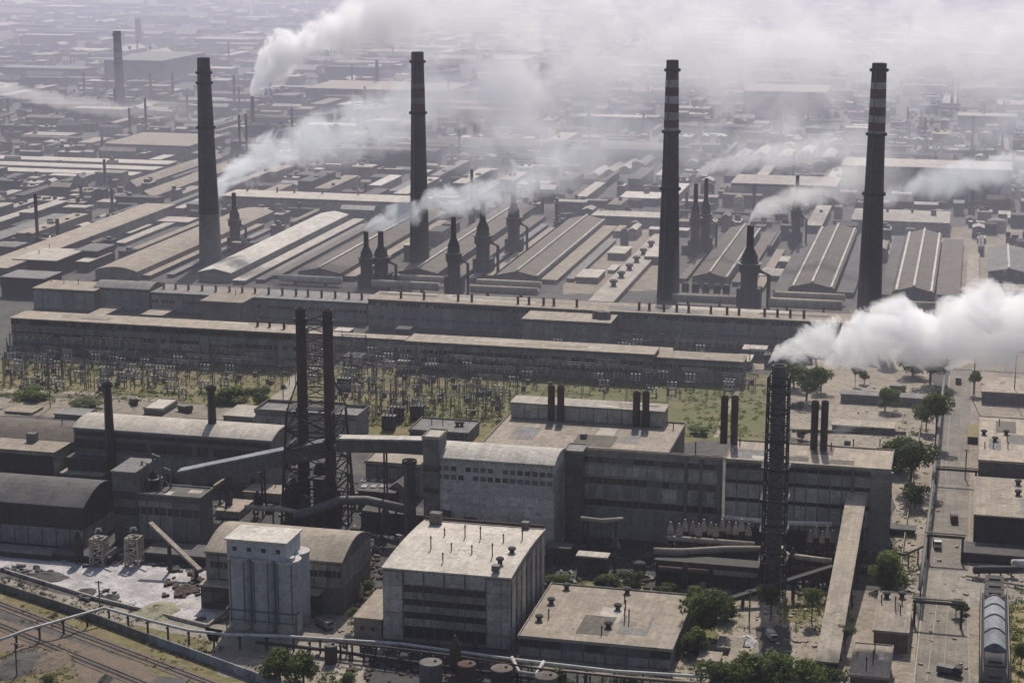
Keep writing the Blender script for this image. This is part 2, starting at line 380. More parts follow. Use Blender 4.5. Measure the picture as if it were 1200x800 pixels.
# railway: two tracks running diagonally along the lower left corner
def track(p0, p1, z, label):
    a, b = G(*p0), G(*p1); d = (b - a).normalized(); a -= d * 40; b += d * 60; n = Vector((-d.y, d.x, 0)); L = (b - a).length
    r = root('railway_track', a, label, 'railway track', None)
    o = MB()
    for s in (-1, 1): o2 = MB().bar(a + n * .76 * s + Vector((0, 0, .34)), b + n * .76 * s + Vector((0, 0, .34)), .14, .18).build('rail', 'rust', r, a)
    bed = MB(); bed.bar(a + Vector((0, 0, .08)), b + Vector((0, 0, .08)), 4.4, .16); bed.build('ballast_bed', 'ballast', r, a)
    sl = MB(); k = 0
    while k < L:
        q = a + d * k + Vector((0, 0, .2)); sl.bar(q - n * 1.3, q + n * 1.3, .28, .12); k += .8
    s = sl.build('sleepers', 'steel', r, a); s['kind'] = 'stuff'
track((0, 708), (215, 789), .1, 'rusty railway track on brown ballast beside the concrete retaining wall')
track((0, 733), (140, 790), .1, 'sandy outer railway track farther from the concrete retaining wall')
# ------------------------------------------------------------------ foreground buildings
B = {}
B['main'] = building('furnace_building', 'tall grey concrete furnace building with bulging pale roof and dark glazed bands', 'building', 450, 664, 598, 748, 609,
    'wall_conc', 'roof_pale', 'arc', 'x', 1.0, parapet=0,
    vents=[(505, 643, 'tall'), (529, 645, 'pipe'), (545, 630, 'tall'), (563, 632, 'tall'), (577, 652, 'tall'), (586, 660, 'drum'), (600, 648, 'drum'),
           (553, 648, 'pipe'), (519, 657, 'pipe'), (612, 632, 'tall'), (613, 622, 'pipe'), (590, 635, 'pipe'), (521, 628, 'pipe'), (511, 612, 'bigbox'), (616, 617, 'box'), (581, 668, 'box')])
def face_main(b):
    r = b['r']; W = b['x1'] - b['x0']; D = b['y1'] - b['y0']; hh = b['hh']; c = -D / 2; L = -W / 2
    f = lambda u_: L + W * u_
    for i in range(4):
        u0 = .165 + i * .162
        box('panel', r, f(u0 + .08), c - .15, hh * .80, W * .145, .35, hh * .17, 'panel_conc')
    for i, (z0, z1) in enumerate(((.695, .775), (.515, .60), (.33, .42), (.06, .225))):
        box('window_or_shade_band', r, f(.165 + .324), c - .1, hh * z0, W * .65, .3, hh * (z1 - z0), 'glass_dark')
    for i, (z0, z1) in enumerate(((.60, .695), (.42, .515), (.225, .33))):
        for k in range(6): box('panel', r, f(.165 + .054 + k * .108), c - .2, hh * z0, W * .104, .5, hh * (z1 - z0), 'wall_conc')
    for u0, w_ in ((.0, .155), (.82, .11), (.935, .065)):
        for k in range(5): box('panel', r, f(u0 + w_ / 2), c - .25, hh * (.02 + k * .188), W * w_, .5, hh * .183, 'panel_conc')
    n = 7
    for k in range(n):
        y = -D / 2 + D * (k + .5) / n
        box('side_panel', r, W / 2 + .15, y, 0, .4, D / n * .62, hh * .95, 'panel_conc' if k % 2 == 0 else 'wall_conc')
    box('window_strip', r, W / 2 + .05, 0, hh * .3, .2, D * .96, hh * .5, 'glass_dark')
    e = MB().bar((L, D / 2, hh + .7), (W / 2, D / 2, hh + .7), .5, .9); e.build('parapet', 'rust_dark', r)
    for k in range(9): box('mullion', r, f(.165 + .648 * k / 8), c - .28, hh * .06, .22, .5, hh * .72, 'wall_dark')
face_main(B['main'])
B['annex'] = building('workshop_annex', 'wide low workshop with ribbed tan roof carrying dark drum vents', 'building', 608, 745, 787, 768, 684, 'wall_dark', 'roof_tan', 'flat', parapet=.4, patches=5,
    vents=[(646, 707, 'drum'), (632, 727, 'drum'), (724, 714, 'drum'), (713, 735, 'drum'), (664, 690, 'drum'), (735, 695, 'drum'), (732, 728, 'tall'), (737, 729, 'tall'), (733, 712, 'pipe'), (732, 704, 'pipe'), (643, 723, 'pipe'), (705, 743, 'pipe')])
def face_annex(b):
    r = b['r']; W = b['x1'] - b['x0']; D = b['y1'] - b['y0']; hh = b['hh']; c = -D / 2
    for k in range(7):
        u_ = -W / 2 + W * (k + .5) / 7
        box('window', r, u_, c - .1, hh * .55, W / 7 * .9, .3, hh * .32, ['glass_dark', 'glass_dark', 'glass_mid', 'glass_dark', 'glass_mid', 'glass_mid', 'glass_dark'][k])
        box('panel', r, u_, c - .15, hh * .05, W / 7 * .94, .4, hh * .42, 'panel_dark')
face_annex(B['annex'])
B['lean'] = building('lean_to', 'small tan lean-to against the end of the tall furnace building', 'shed', 415, 722, 450, 746, 690, 'wall_tan', 'roof_tan', 'flat', x1=B['main']['x0'] - .5)
box('window', B['lean']['r'], 1.5, -(B['lean']['y1'] - B['lean']['y0']) / 2 - .05, 2.2, 1.2, .2, 1.3, 'glass_dark'); box('window', B['lean']['r'], -1.5, -(B['lean']['y1'] - B['lean']['y0']) / 2 - .05, 2.2, 1.2, .2, 1.3, 'glass_dark')
B['bhall'] = building('barrel_roofed_hall', 'sooty hall with curved brown barrel roof behind the pale silo', 'building', 243, 645, 400, 706, 612, 'wall_dark', 'roof_tan', 'barrel', 'x', 3.6, rows=((.7, .82, 30, 'glass_dark'),), bays=10, bz=(.5, .95), bmat='panel_dark', side=5)
B['bhall2'] = building('lean_to', 'brown lean-to running along the foot of the barrel-roofed hall', 'shed', 236, 684, 372, 712, 668, 'wall_soot', 'roof_tan', 'flat', depth=B['bhall']['y0'] - G(236, 712).y - .3, bays=9, bmat='glass_dark', bz=(.3, .8))
B['blk'] = building('barrel_roofed_shed', 'large black shed with dark curved roof beside the white dusty yard', 'building', -45, 583, 97, 634, 556, 'wall_soot', 'roof_dark', 'barrel', 'x', 4.2, bays=9, bmat='panel_dark', bz=(.08, .5), side=4, rows=((.62, .8, 27, 'glass_dark'),))
B['plantA'] = building('process_tower', 'narrow sooty process tower between the black shed and the inclined gallery', 'tower', 135, 551, 158, 634, 536, 'wall_dark', 'roof_grey', 'flat', bands=((.62, .72), (.4, .5)))
B['plantB'] = building('process_building', 'sooty flat process building under the low end of the inclined gallery', 'building', 159, 578, 234, 634, 567, 'wall_dark', 'roof_dark', 'flat', bays=5, bmat='panel_dark', parapet=.5, patches=3, rows=((.6, .75, 10, 'glass_dark'),))
B['box0'] = building('storage_shed', 'shed with open black front and pale end wall behind the black barrel shed', 'shed', -40, 522, 63, 556, 511, 'wall_tan', 'roof_tan', 'flat', bands=((.15, .85),), band_mat='steel_dark', vents=[(38, 517, 'bigbox')])  # dark band on a closed wall stands in for the open front
B['bar9'] = building('barrel_roofed_shed', 'brown curved-roof shed next to the long sagging roof hall', 'building', -60, 507, 88, 540, 489, 'wall_dark', 'roof_brown', 'barrel', 'x', 3.5, vents=[(73, 499, 'pipe')], bays=8, bmat='panel_dark')
B['arc'] = building('rolling_hall', 'long hall with lilac-grey shallow curved roof behind the two slim dark stacks', 'building', 89, 500, 318, 556, 484, 'wall_dark', 'roof_pale', 'arc', 'x', 2.0, bays=16, bmat='panel_dark', bz=(.1, .5), bands=((.84, .92),), rows=((.58, .76, 48, 'glass_dark'),))
B['b11'] = building('outbuilding', 'low tan-roofed outbuilding in front of the lilac-grey curved hall', 'shed', 70, 553, 119, 563, 545, 'wall_dark', 'roof_tan', 'flat')
B['b11b'] = building('outbuilding', 'dark flat annex leaning on the lilac-grey curved hall', 'shed', 80, 535, 124, 560, 530, 'wall_soot', 'roof_dark', 'flat')
for i, (a, l) in enumerate((((6, 481, 37, 484, 474), 'low tan shed at the edge of the switchyard, farthest from the little yard hut'), ((64, 484, 98, 489, 477), 'low grey shed between the tan shed and the little yard hut'))):
    building('yard_shed', l, 'shed', a[0], a[1], a[2], a[3], a[4], 'wall_tan', ['roof_tan', 'roof_grey'][i])
building('yard_hut', 'small square hut with pale flat roof beside the dirt path', 'hut', 169, 478, 190, 485, 467, 'wall_conc', 'roof_pale', parapet=.3)
building('brick_pump_house', 'flat building with raised parapet behind the twin lattice stacks', 'building', 300, 482, 418, 510, 471, 'wall_conc', 'roof_grey', 'flat', parapet=1.2, bays=8)
building('yard_shed', 'pale roofed shed beside the flat building with raised parapet', 'shed', 262, 486, 296, 494, 474, 'wall_tan', 'roof_pale')
B['b14'] = building('substation_house', 'low flat building with four small roof vents at the switchyard edge', 'building', 480, 504, 548, 516, 490, 'wall_dark', 'roof_grey', 'flat', parapet=.6,
    vents=[(506, 497, 'pipe'), (519, 498, 'pipe'), (536, 499, 'drum'), (541, 499, 'drum')])
B['b15'] = building('workshop', 'tan flat-roofed workshop under the horizontal conveyor gallery', 'building', 429, 541, 492, 578, 529, 'wall_dark', 'roof_tan', 'flat', parapet=.5, bays=5, bmat='panel_dark')
B['b16'] = building('skylight_shed', 'dark low shed with white square skylights beside the thick dark stack', 'shed', 420, 574, 462, 594, 560, 'wall_soot', 'roof_dark', 'flat')
for k in range(6):
    q = G(427 + (k % 3) * 11, 563 + (k // 3) * 7, B['b16']['h']) - B['b16']['p']; box('skylight', B['b16']['r'], q.x, q.y, B['b16']['hh'] - .05, 2.0, 3.2, .4, 'paint_white')
building('wall_stub', 'pale triangular gable shed behind the thick dark stack', 'shed', 456, 572, 476, 592, 562, 'wall_tan', 'roof_brown', 'gable', 'y', 2.5)
B['stair'] = building('stair_tower', 'narrow grey stair tower joining the conveyor gallery to the white block', 'tower', 497, 512, 514, 640, 503, 'wall_dark', 'roof_pale', 'flat', parapet=.4, bands=((.5, .54), (.7, .74)))
B['white'] = building('white_block', 'whitewashed production block with rounded pale roof and two rows of windows', 'building', 511, 535, 649, 640, 517, 'wall_white', 'roof_white', 'arc', 'x', 2.0)
def face_white(b):
    r = b['r']; W = b['x1'] - b['x0']; D = b['y1'] - b['y0']; hh = b['hh']; c = -D / 2
    rr = random.Random(3)
    for row, z in ((0, .86), (1, .765)):
        for k in range(16):
            if rr.random() < .16: continue
            box('window', r, -W / 2 + W * (k + .5) / 16, c - .03, hh * z, W / 16 * .7, .2, hh * .05, 'glass_dark' if rr.random() < .6 else 'glass_mid')
    for z in (.52, .4, .28):
        for k in range(8): box('panel', r, -W / 2 + W * (k + .5) / 8, c - .05, hh * z, W / 8 * .93, .2, hh * .1, 'wall_white' if z > .35 else 'panel_conc')
    for k in range(26): box('eave_bracket', r, -W / 2 + W * (k + .5) / 26, c - .55, hh - .9, .25, .6, .5, 'wall_dark')
    for k in range(5): box('side_panel', r, W / 2 + .05, -D / 2 + D * (k + .5) / 5, hh * .05, .3, D / 5 * .7, hh * .85, 'panel_dark')
    for k in range(3): box('buttress', r, -W / 2 + W * (.08 + k * .22), c - 1.2, 0, 4, 2.2, hh * (.42 - .06 * k), 'wall_soot')
face_white(B['white'])
B['shaft'] = building('lift_shaft', 'brown lift shaft between the white block and the long brown-roofed hall', 'tower', 661, 528, 682, 632, 520, 'wall_dark', 'roof_grey', 'flat', parapet=.3)
yC = 0
B['hallA'] = building('electrolysis_hall', 'huge flat brown-grey roofed hall carrying a long penthouse', 'building', 566, 520, 781, 617, 484, 'wall_dark', 'roof_tan', 'flat', parapet=.5, patches=9, vents=[(684, 513, 'box'), (773, 499, 'pipe'), (789, 503, 'pipe')])
hA = B['hallA']['h']
B['pent'] = building('penthouse', 'long narrow penthouse with pale roof on top of the huge flat hall', 'penthouse', 599, 470, 778, 489, 463, 'wall_conc', 'roof_pale', 'flat', h=hA + 5.5, z0=hA + .02, bays=11, bz=(.05, .95), depth=9, patches=5)
B['hallB'] = building('electrolysis_hall', 'middle length of the long front hall with three rows of broken windows', 'building', 672, 525, 847, 627, 519, 'wall_conc', 'roof_tan', 'flat', depth=B['hallA']['y0'] - G(672, 627).y - .4, parapet=.3, patches=5, vents=[(815, 532, 'tall')])
def face_rows(b, n, rows, seed, tall=()):
    r = b['r']; W = b['x1'] - b['x0']; D = b['y1'] - b['y0']; hh = b['hh']; c = -D / 2; rr = random.Random(seed)
    for z0, z1, mats in rows:
        for k in range(n):
            box('window' if mats[0].startswith('glass') else 'panel', r, -W / 2 + W * (k + .5) / n, c - .05, hh * z0, W / n * .9, .25, hh * (z1 - z0), mats[rr.randrange(len(mats))])
    for u_ in tall: box('pilaster', r, -W / 2 + W * u_, c - .3, 0, 1.0, .7, hh * .97, 'wall_dark')
face_rows(B['hallB'], 20, ((.86, .92, ('glass_dark', 'glass_dark', 'glass_mid')), (.72, .83, ('panel_conc',)), (.62, .69, ('glass_dark', 'glass_mid', 'glass_dark')), (.46, .6, ('panel_conc', 'wall_conc')), (.37, .44, ('glass_dark',)), (.16, .34, ('wall_conc', 'panel_dark'))), 5, (.76, .86, .98))
B['hallC'] = building('electrolysis_hall', 'far length of the long front hall behind the tall lattice flue', 'building', 848, 538, 1043, 638, 516, 'wall_dark', 'roof_tan', 'flat', parapet=.4, patches=8,
    vents=[(993, 521, 'box'), (974, 527, 'pipe'), (1031, 523, 'pipe'), (867, 522, 'pipe'), (1000, 523, 'pipe')])
face_rows(B['hallC'], 14, ((.78, .90, ('panel_dark',)), (.57, .73, ('panel_conc',)), (.33, .52, ('panel_conc',)), (.06, .28, ('panel_dark',)), (.91, .955, ('glass_dark',)), (.74, .775, ('glass_dark',)), (.53, .565, ('glass_dark',))), 6, (.35, .78))
c3 = B['hallC']
for k in range(5): box('side_window', c3['r'], (c3['x1'] - c3['x0']) / 2 + .05, -8 + k * 4, 4 + k * 0, .2, 2, 1.2, 'glass_dark')
B['endC'] = building('end_block', 'pale end block closing the long front hall beside the trees', 'building', 1016, 552, 1046, 652, 545, 'wall_conc', 'roof_tan', 'flat', depth=c3['y0'] - G(1016, 652).y - .3)
for k in range(4): box('window', B['endC']['r'], (B['endC']['x1'] - B['endC']['x0']) / 2 + .02, 0, 3 + k * 5.5, .2, 1.6, 1.4, 'glass_dark')
# right-hand sheds
B['r1'] = building('warehouse', 'tan flat-roofed warehouse with small dark vents beside the concrete road', 'building', 1146, 539, 1290, 557, 488, 'wall_dark', 'roof_tan', 'flat', parapet=.3, patches=5,
    vents=[(1153, 509, 'drum'), (1166, 517, 'drum'), (1179, 509, 'drum'), (1180, 517, 'pipe'), (1154, 525, 'pipe'), (1164, 525, 'pipe'), (1181, 525, 'pipe'), (1171, 498, 'pipe')])
B['r2'] = building('open_shed', 'big tan-roofed shed with a black open front facing the road junction', 'building', 1140, 602, 1290, 642, 558, 'steel_dark', 'roof_tan', 'flat', patches=4, bands=((.1, .85),), band_mat='steel_dark', vents=[(1193, 568, 'drum'), (1193, 580, 'drum')])  # dark wall and band paint the shade of the open interior
building('loading_dock', 'low dark loading dock in front of the black open shed', 'platform', 1127, 646, 1290, 658, 634, 'wall_soot', 'roof_dark', 'flat')
s1 = building('brick_shed', 'small brick shed with pinkish flat roof nearer the trees than its twin', 'shed', 1023, 738, 1064, 762, 693, 'brick', 'roof_tan', 'flat', parapet=.25, patches=3, vents=[(1039, 700, 'drum'), (1057, 700, 'drum'), (1049, 714, 'tall'), (1055, 718, 'pipe'), (1057, 708, 'pipe'), (1033, 706, 'pipe')])
s2 = building('brick_shed', 'small brick shed with three roof pipes at the end of the tan conveyor', 'shed', 995, 790, 1041, 818, 753, 'brick', 'roof_tan', 'flat', parapet=.25, patches=3, vents=[(1025, 766, 'tall'), (1023, 778, 'tall'), (1015, 786, 'tall')])
building('long_store', 'long low dark store building behind the tree clump beyond the pale lot', 'building', 985, 461, 1092, 471, 456, 'wall_dark', 'roof_grey', 'flat')
building('low_garage', 'pale roofed garage beside the concrete road under the white steam', 'building', 1150, 458, 1290, 472, 441, 'wall_dark', 'roof_tan', 'flat')
building('low_garage', 'grey low garage in the pale lot behind the long front hall', 'building', 975, 497, 1048, 505, 490, 'wall_dark', 'roof_tan', 'flat')
building('low_garage', 'small tan hut beyond the end of the dark front hall by the green strip', 'building', 930, 436, 968, 444, 428, 'wall_tan', 'roof_tan')
building('kiosk', 'dark kiosk beside the portal over the upper road', 'hut', 1036, 618, 1072, 626, 613, 'wall_soot', 'roof_dark')
for i, (a, l) in enumerate((((840, 757, 868, 764, 745), 'tan paving-roofed hut beside the dense trees by the workshop'), ((818, 772, 842, 778, 762), 'flat grey slab hut among foreground bushes'), ((852, 776, 876, 784, 758), 'flat tan slab hut next to the white tarpaulin heaps'))):
    building('low_hut', l, 'hut', a[0], a[1], a[2], a[3], a[4], 'wall_tan', 'roof_tan')
# ------------------------------------------------------------------ middle band
building('transformer_hall', 'long low dark hall with tan roof along the back of the switchyard', 'building', 15, 372, 348, 412, 364, 'wall_dark', 'roof_tan', 'flat', bays=30, bmat='panel_dark', bz=(.05, .8), rows=((.84, .94, 60, 'glass_dark'), (.5, .62, 60, 'glass_dark'), (.22, .32, 60, 'glass_mid')), patches=5, vents=[(302, 382, 'dhood'), (316, 383, 'dhood'), (333, 385, 'dhood')])
building('transformer_hall', 'short low link with pale roof strip between the two switchyard halls', 'building', 352, 391, 474, 414, 387, 'wall_dark', 'roof_tan', 'flat', bays=10, bmat='panel_dark')
building('transformer_hall', 'long tan-roofed hall in the middle of the back of the switchyard', 'building', 476, 399, 766, 432, 391, 'wall_dark', 'roof_tan', 'flat', bays=26, bmat='panel_dark', bz=(.05, .9), rows=((.6, .74, 52, 'glass_dark'), (.3, .42, 52, 'glass_dark')), patches=5)
building('transformer_hall', 'short tan-roofed hall closing the switchyard beside the green field', 'building', 768, 418, 871, 446, 410, 'wall_dark', 'roof_tan', 'flat', bays=9, bmat='panel_dark', rows=((.6, .74, 20, 'glass_dark'),))
building('long_pot_building', 'very long dark panelled building with a strip of tan roof and many short vents', 'building', 432, 350, 1004, 385, 341, 'wall_dark', 'roof_tan', 'flat', bays=38, bmat='panel_dark', bz=(.12, .9), rows=((.8, .92, 114, 'glass_dark'), (.35, .45, 114, 'glass_mid')), patches=12,
    vents=[(x, 350 + (x - 432) * .049 - 3, 'dhood') for x in (470, 497, 537, 553, 607, 620, 637, 649, 676, 749, 761, 778, 793, 807, 833, 852, 866, 896, 911, 926, 942)])
building('filter_house', 'square grey filter house with three dark roof boxes on the long panelled building', 'building', 612, 373, 715, 406, 362, 'wall_dark', 'roof_tan', 'flat', bays=8, bmat='panel_dark', vents=[(699, 372, 'bigbox'), (705, 373, 'bigbox'), (711, 373, 'bigbox')])
building('gas_plant', 'low flat building with dark vents at the start of the red hood row', 'building', 40, 337, 110, 362, 328, 'wall_dark', 'roof_tan', 'flat', bays=6, bmat='panel_dark', vents=[(60, 331, 'pipe'), (75, 332, 'pipe'), (92, 333, 'pipe')])
building('gas_plant', 'barrel-roofed building in the row with the red hoods', 'building', 112, 336, 175, 362, 329, 'wall_dark', 'roof_grey', 'barrel', 'x', 2, bays=6, bmat='panel_dark')
building('gas_plant', 'long sooty building whose roof carries a row of red hoods', 'building', 178, 342, 430, 366, 333, 'wall_dark', 'roof_grey', 'flat', rows=((.5, .65, 60, 'glass_dark'),), bays=20, bmat='panel_dark',
    vents=[(x, 337 + (x - 178) * .055, 'hood') for x in (192, 206, 221, 237, 253, 269, 284, 299)] + [(x, 337 + (x - 178) * .055, 'dhood') for x in (315, 331, 347, 361, 377, 393, 409, 424)])
building('gas_plant_annex', 'pale square roofed annex jutting out below the red hood row', 'building', 236, 352, 284, 377, 339, 'wall_dark', 'roof_tan', 'flat', vents=[(253, 343, 'pipe'), (276, 346, 'pipe')])
building('sloping_shed', 'narrow tan shed in front of the barrel-roofed gas building', 'shed', 104, 368, 122, 374, 355, 'wall_dark', 'roof_tan', 'flat')
building('sloping_shed', 'tan shed in front of the sooty building with red hoods', 'shed', 166, 368, 190, 375, 357, 'wall_dark', 'roof_tan', 'flat')
building('control_house', 'dark boxy building with grey roof beside the curved access road', 'building', 2, 324, 52, 347, 316, 'wall_soot', 'roof_grey', 'flat')
building('control_house', 'two-storey dark building with pale roof and stubby vents behind the boxy building', 'building', 16, 303, 66, 322, 290, 'wall_soot', 'roof_pale', 'flat', vents=[(30, 292, 'pipe'), (46, 298, 'pipe'), (58, 291, 'pipe')])
building('control_house', 'small dark block with grey roof next to the two-storey building', 'building', 88, 293, 114, 312, 285, 'wall_soot', 'roof_grey', 'flat')
building('control_house', 'small pale roofed block attached to the small dark block', 'building', 90, 306, 104, 318, 295, 'wall_soot', 'roof_pale', 'flat')
HR = dict(prof='gable', axis='y')
halls = [
 (112, 316, 160, 327, 246, 'roof_tan', 2.2, 'arched tan pot hall whose far end passes behind the leftmost tall chimney', 'arc', ()),
 (233, 318, 270, 329, 250, 'roof_white', 2.0, 'brightest pale-roofed pot hall beside the leftmost tall chimney', 'gable', ()),
 (273, 328, 287, 333, 256, 'roof_pale', 0, 'narrow pale flat strip roof beside the brightest pot hall', 'flat', ()),
 (350, 318, 398, 329, 247, 'roof_brown', 2.4, 'brown ridged pot hall nearest the brightest pot hall', 'gable', (.5,)),
 (467, 318, 512, 329, 240, 'roof_brown', 2.4, 'brown ridged pot hall between two dark steeple scrubbers', 'gable', (.5,)),
 (520, 325, 538, 331, 252, 'roof_brown', 0, 'narrow brown aisle roof behind the dark steeple scrubbers', 'flat', ()),
 (582, 322, 630, 332, 256, 'roof_brown', 2.6, 'brown pot hall with pale lines along its roof left of the vent platform', 'gable', (.5, .98)),
 (634, 327, 652, 332, 264, 'roof_tan', 0, 'narrow tan aisle roof beside the vent platform', 'flat', ()),
 (811, 324, 852, 335, 267, 'roof_brown', 2.6, 'brown pot hall beside the third tall chimney with white ridge line', 'gable', (.5, .98)),
 (858, 330, 872, 335, 272, 'roof_brown', 0, 'narrow brown aisle roof behind the smoking steeple scrubber', 'flat', ()),
 (926, 336, 977, 347, 267, 'roof_brown', 2.8, 'brown pot hall with three pale ridge lines beside the tallest banded chimney', 'gable', (.06, .5, .94)),
 (906, 340, 922, 348, 274, 'roof_dark', 0, 'dark aisle roof on the near side of the three-line pot hall', 'flat', ()),
 (981, 342, 1000, 348, 274, 'roof_dark', 0, 'dark aisle roof running into the foot of the rightmost tall chimney', 'flat', ()),
 (1047, 341, 1094, 351, 273, 'roof_brown', 2.8, 'brown pot hall with pale ridge lines beyond the rightmost tall chimney', 'gable', (.06, .5, .94)),
 (1030, 345, 1044, 350, 276, 'roof_dark', 0, 'dark aisle roof between the rightmost tall chimney and the last pot hall', 'flat', ()),
 (1098, 345, 1124, 352, 280, 'roof_brown', 0, 'wide brown aisle roof on the outer side of the last pot hall', 'flat', ()),
 (1158, 318, 1206, 329, 290, 'roof_grey', 2.2, 'grey ridged hall behind the white steam at the edge of the plant', 'gable', (.5,)),
]
for xl, yt, xr, yg, yb, rf, rise, lab, pf, rdg in halls:
    building('pot_hall', lab, 'hall', xl, yt, xr, yg, yb, 'wall_tan' if rf in ('roof_tan', 'roof_white') else 'wall_dark', rf, pf, 'y', rise, ridge=rdg)
pl = building('vent_platform', 'long pale flat roof carrying a line of six fat round vents', 'building', 690, 352, 718, 358, 274, 'wall_tan', 'roof_pale', 'flat',
    vents=[(719, 335, 'big'), (728, 325, 'big'), (737.6, 316, 'big'), (746, 307, 'big'), (754, 298, 'big'), (763, 289, 'big')])
building('vent_platform_wing', 'pale low wing between the vent platform and the third tall chimney', 'building', 755, 300, 778, 309, 288, 'wall_tan', 'roof_pale', 'flat')
for a, l in (((712, 296, 732, 304, 288), 'small pale shed on the vent platform side of the brown hall'), ((675, 324, 700, 331, 315), 'small white-roofed shed near the vent platform'), ((712, 316, 720, 320, 310), 'tiny pale hut near the fat round vents'),
             ((913, 306, 940, 313, 300), 'small pale shed behind the smoking steeple scrubber'), ((890, 322, 920, 328, 314), 'flat pale shed beside the smoking steeple scrubber')):
    building('yard_shed', l, 'shed', a[0], a[1], a[2], a[3], a[4], 'wall_tan', 'roof_pale')
# far-left halls
building('long_storehouse', 'long diagonal storehouse with a row of dark boxes on its tan roof', 'building', -30, 312, 8, 330, 238, 'wall_dark', 'roof_tan', 'flat', vents=[(x, 282 - (x - 15) * .37, 'box') for x in (16, 33, 52, 67, 79, 91, 103)])
building('long_storehouse', 'narrow diagonal roof running beside the storehouse with dark boxes', 'building', 60, 290, 68, 296, 222, 'wall_dark', 'roof_grey', 'flat')
building('long_storehouse', 'dark diagonal roof strip outermost beyond the storehouse with dark boxes', 'building', -30, 282, -8, 296, 250, 'wall_dark', 'roof_grey', 'flat')
building('diagonal_shed', 'tan ridged diagonal shed nearer the three striped roofs', 'building', 146, 218, 160, 226, 184, 'wall_dark', 'roof_tan', 'gable', 'y', 4)
building('diagonal_shed', 'tan ridged diagonal shed second from the three striped roofs', 'building', 160, 230, 178, 238, 196, 'wall_dark', 'roof_tan', 'gable', 'y', 4)
for i, (yt, xr) in enumerate(((189, 196), (196, 180), (203, 155))):
    building('strip_shed', ['farthest and longest of three parallel pale strip roofs', 'middle one of three parallel pale strip roofs', 'nearest and shortest of three parallel pale strip roofs'][i], 'building', -80, yt - 6, xr, yt + 1.5, yt - 9.5, 'wall_dark', 'roof_pale', 'flat')
building('wide_shed', 'wide dark shed with pale sloping roof near the slim banded far chimney', 'building', 123, 168, 221, 185, 155, 'wall_dark', 'roof_tan', 'flat', bays=8, bmat='panel_dark')
for a, l, rf in (((130, 272, 152, 277, 262), 'small pale long roof behind the arched tan pot hall', 'roof_pale'), ((135, 284, 146, 288, 258), 'pale diagonal strip roof behind the arched tan pot hall', 'roof_pale'),
                 ((152, 292, 160, 295, 258), 'tan diagonal strip roof behind the arched tan pot hall', 'roof_tan'), ((168, 258, 220, 263, 253), 'pale low shed by the foot of the leftmost tall chimney', 'roof_pale')):
    building('yard_shed', l, 'shed', a[0], a[1], a[2], a[3], a[4], 'wall_dark', rf)
building('long_back_hall', 'long hall with red hoods on its pale roof behind the leftmost tall chimney', 'building', 260, 229, 478, 247, 222, 'wall_dark', 'roof_pale', 'flat', vents=[(290, 224, 'hood'), (325, 225, 'hood'), (345, 226, 'hood'), (378, 227, 'hood'), (420, 228, 'hood')], bays=14, bmat='panel_dark')
building('big_dark_hall', 'huge dark hall with pale roof edge behind the rightmost tall chimney', 'building', 985, 193, 1186, 234, 184, 'wall_dark', 'roof_pale', 'flat', bays=12, bmat='panel_dark')
building('block_hall', 'dark hall with pale roof between the third and fourth tall chimneys', 'building', 856, 214, 980, 239, 204, 'wall_dark', 'roof_pale', 'flat', bays=8, bmat='panel_dark')
building('pink_roofed_hall', 'hall with pinkish flat roof and dark roof box beside the rightmost tall chimney', 'building', 997, 257, 1112, 272, 244, 'wall_tan', 'roof_pale', 'flat', vents=[(1040, 248, 'drum'), (1069, 249, 'drum'), (1094, 252, 'bigbox')])
building('far_mill', 'large far mill with pale roof seen through the smoke', 'building', 870, 106, 968, 140, 98, 'wall_dark', 'roof_pale', 'flat', bays=6, bmat='panel_dark')
building('far_mill', 'long far wall of a mill behind the drifting white smoke', 'building', 500, 168, 778, 181, 160, 'wall_dark', 'roof_tan', 'flat')
building('far_mill', 'long pale far roof near the second tall chimney', 'building', 358, 103, 525, 120, 94, 'wall_dark', 'roof_tan', 'flat')
building('far_mill', 'pale flat far building in front of the far wall of the mill', 'building', 693, 252, 790, 264, 246, 'wall_dark', 'roof_pale', 'flat', vents=[(x, 248, 'pipe') for x in (705, 720, 735, 750, 765)])
building('far_mill', 'white flat building with small boxes in front of the third tall chimney', 'building', 726, 231, 772, 240, 224, 'wall_dark', 'roof_white', 'flat', vents=[(758, 226, 'bigbox'), (762, 222, 'bigbox')])
building('boiler_house', 'boxy grey boiler house with round tanks on its roof behind the slim far chimney', 'building', 123, 70, 190, 100, 60, 'wall_dark', 'roof_grey', 'flat', vents=[(152, 58, 'big'), (176, 58, 'big')])
for i in range(5):
    building('far_gable_shed', 'one of the white gabled far sheds in a tight row beyond the dark hall', 'shed', 858 + i * 26, 186 - (i % 2) * 5, 872 + i * 26, 191 - (i % 2) * 5, 176 - (i % 2) * 4, 'wall_tan', 'roof_white', 'gable', 'y', 2, group='white gabled far sheds')
for i in range(4):
    building('far_gable_shed', 'one of the grey gabled far sheds in a row before the third tall chimney', 'shed', 690 + i * 18, 205 - i * 4, 702 + i * 18, 211 - i * 4, 196 - i * 4, 'wall_tan', 'roof_pale', 'gable', 'y', 2, group='grey gabled far sheds')
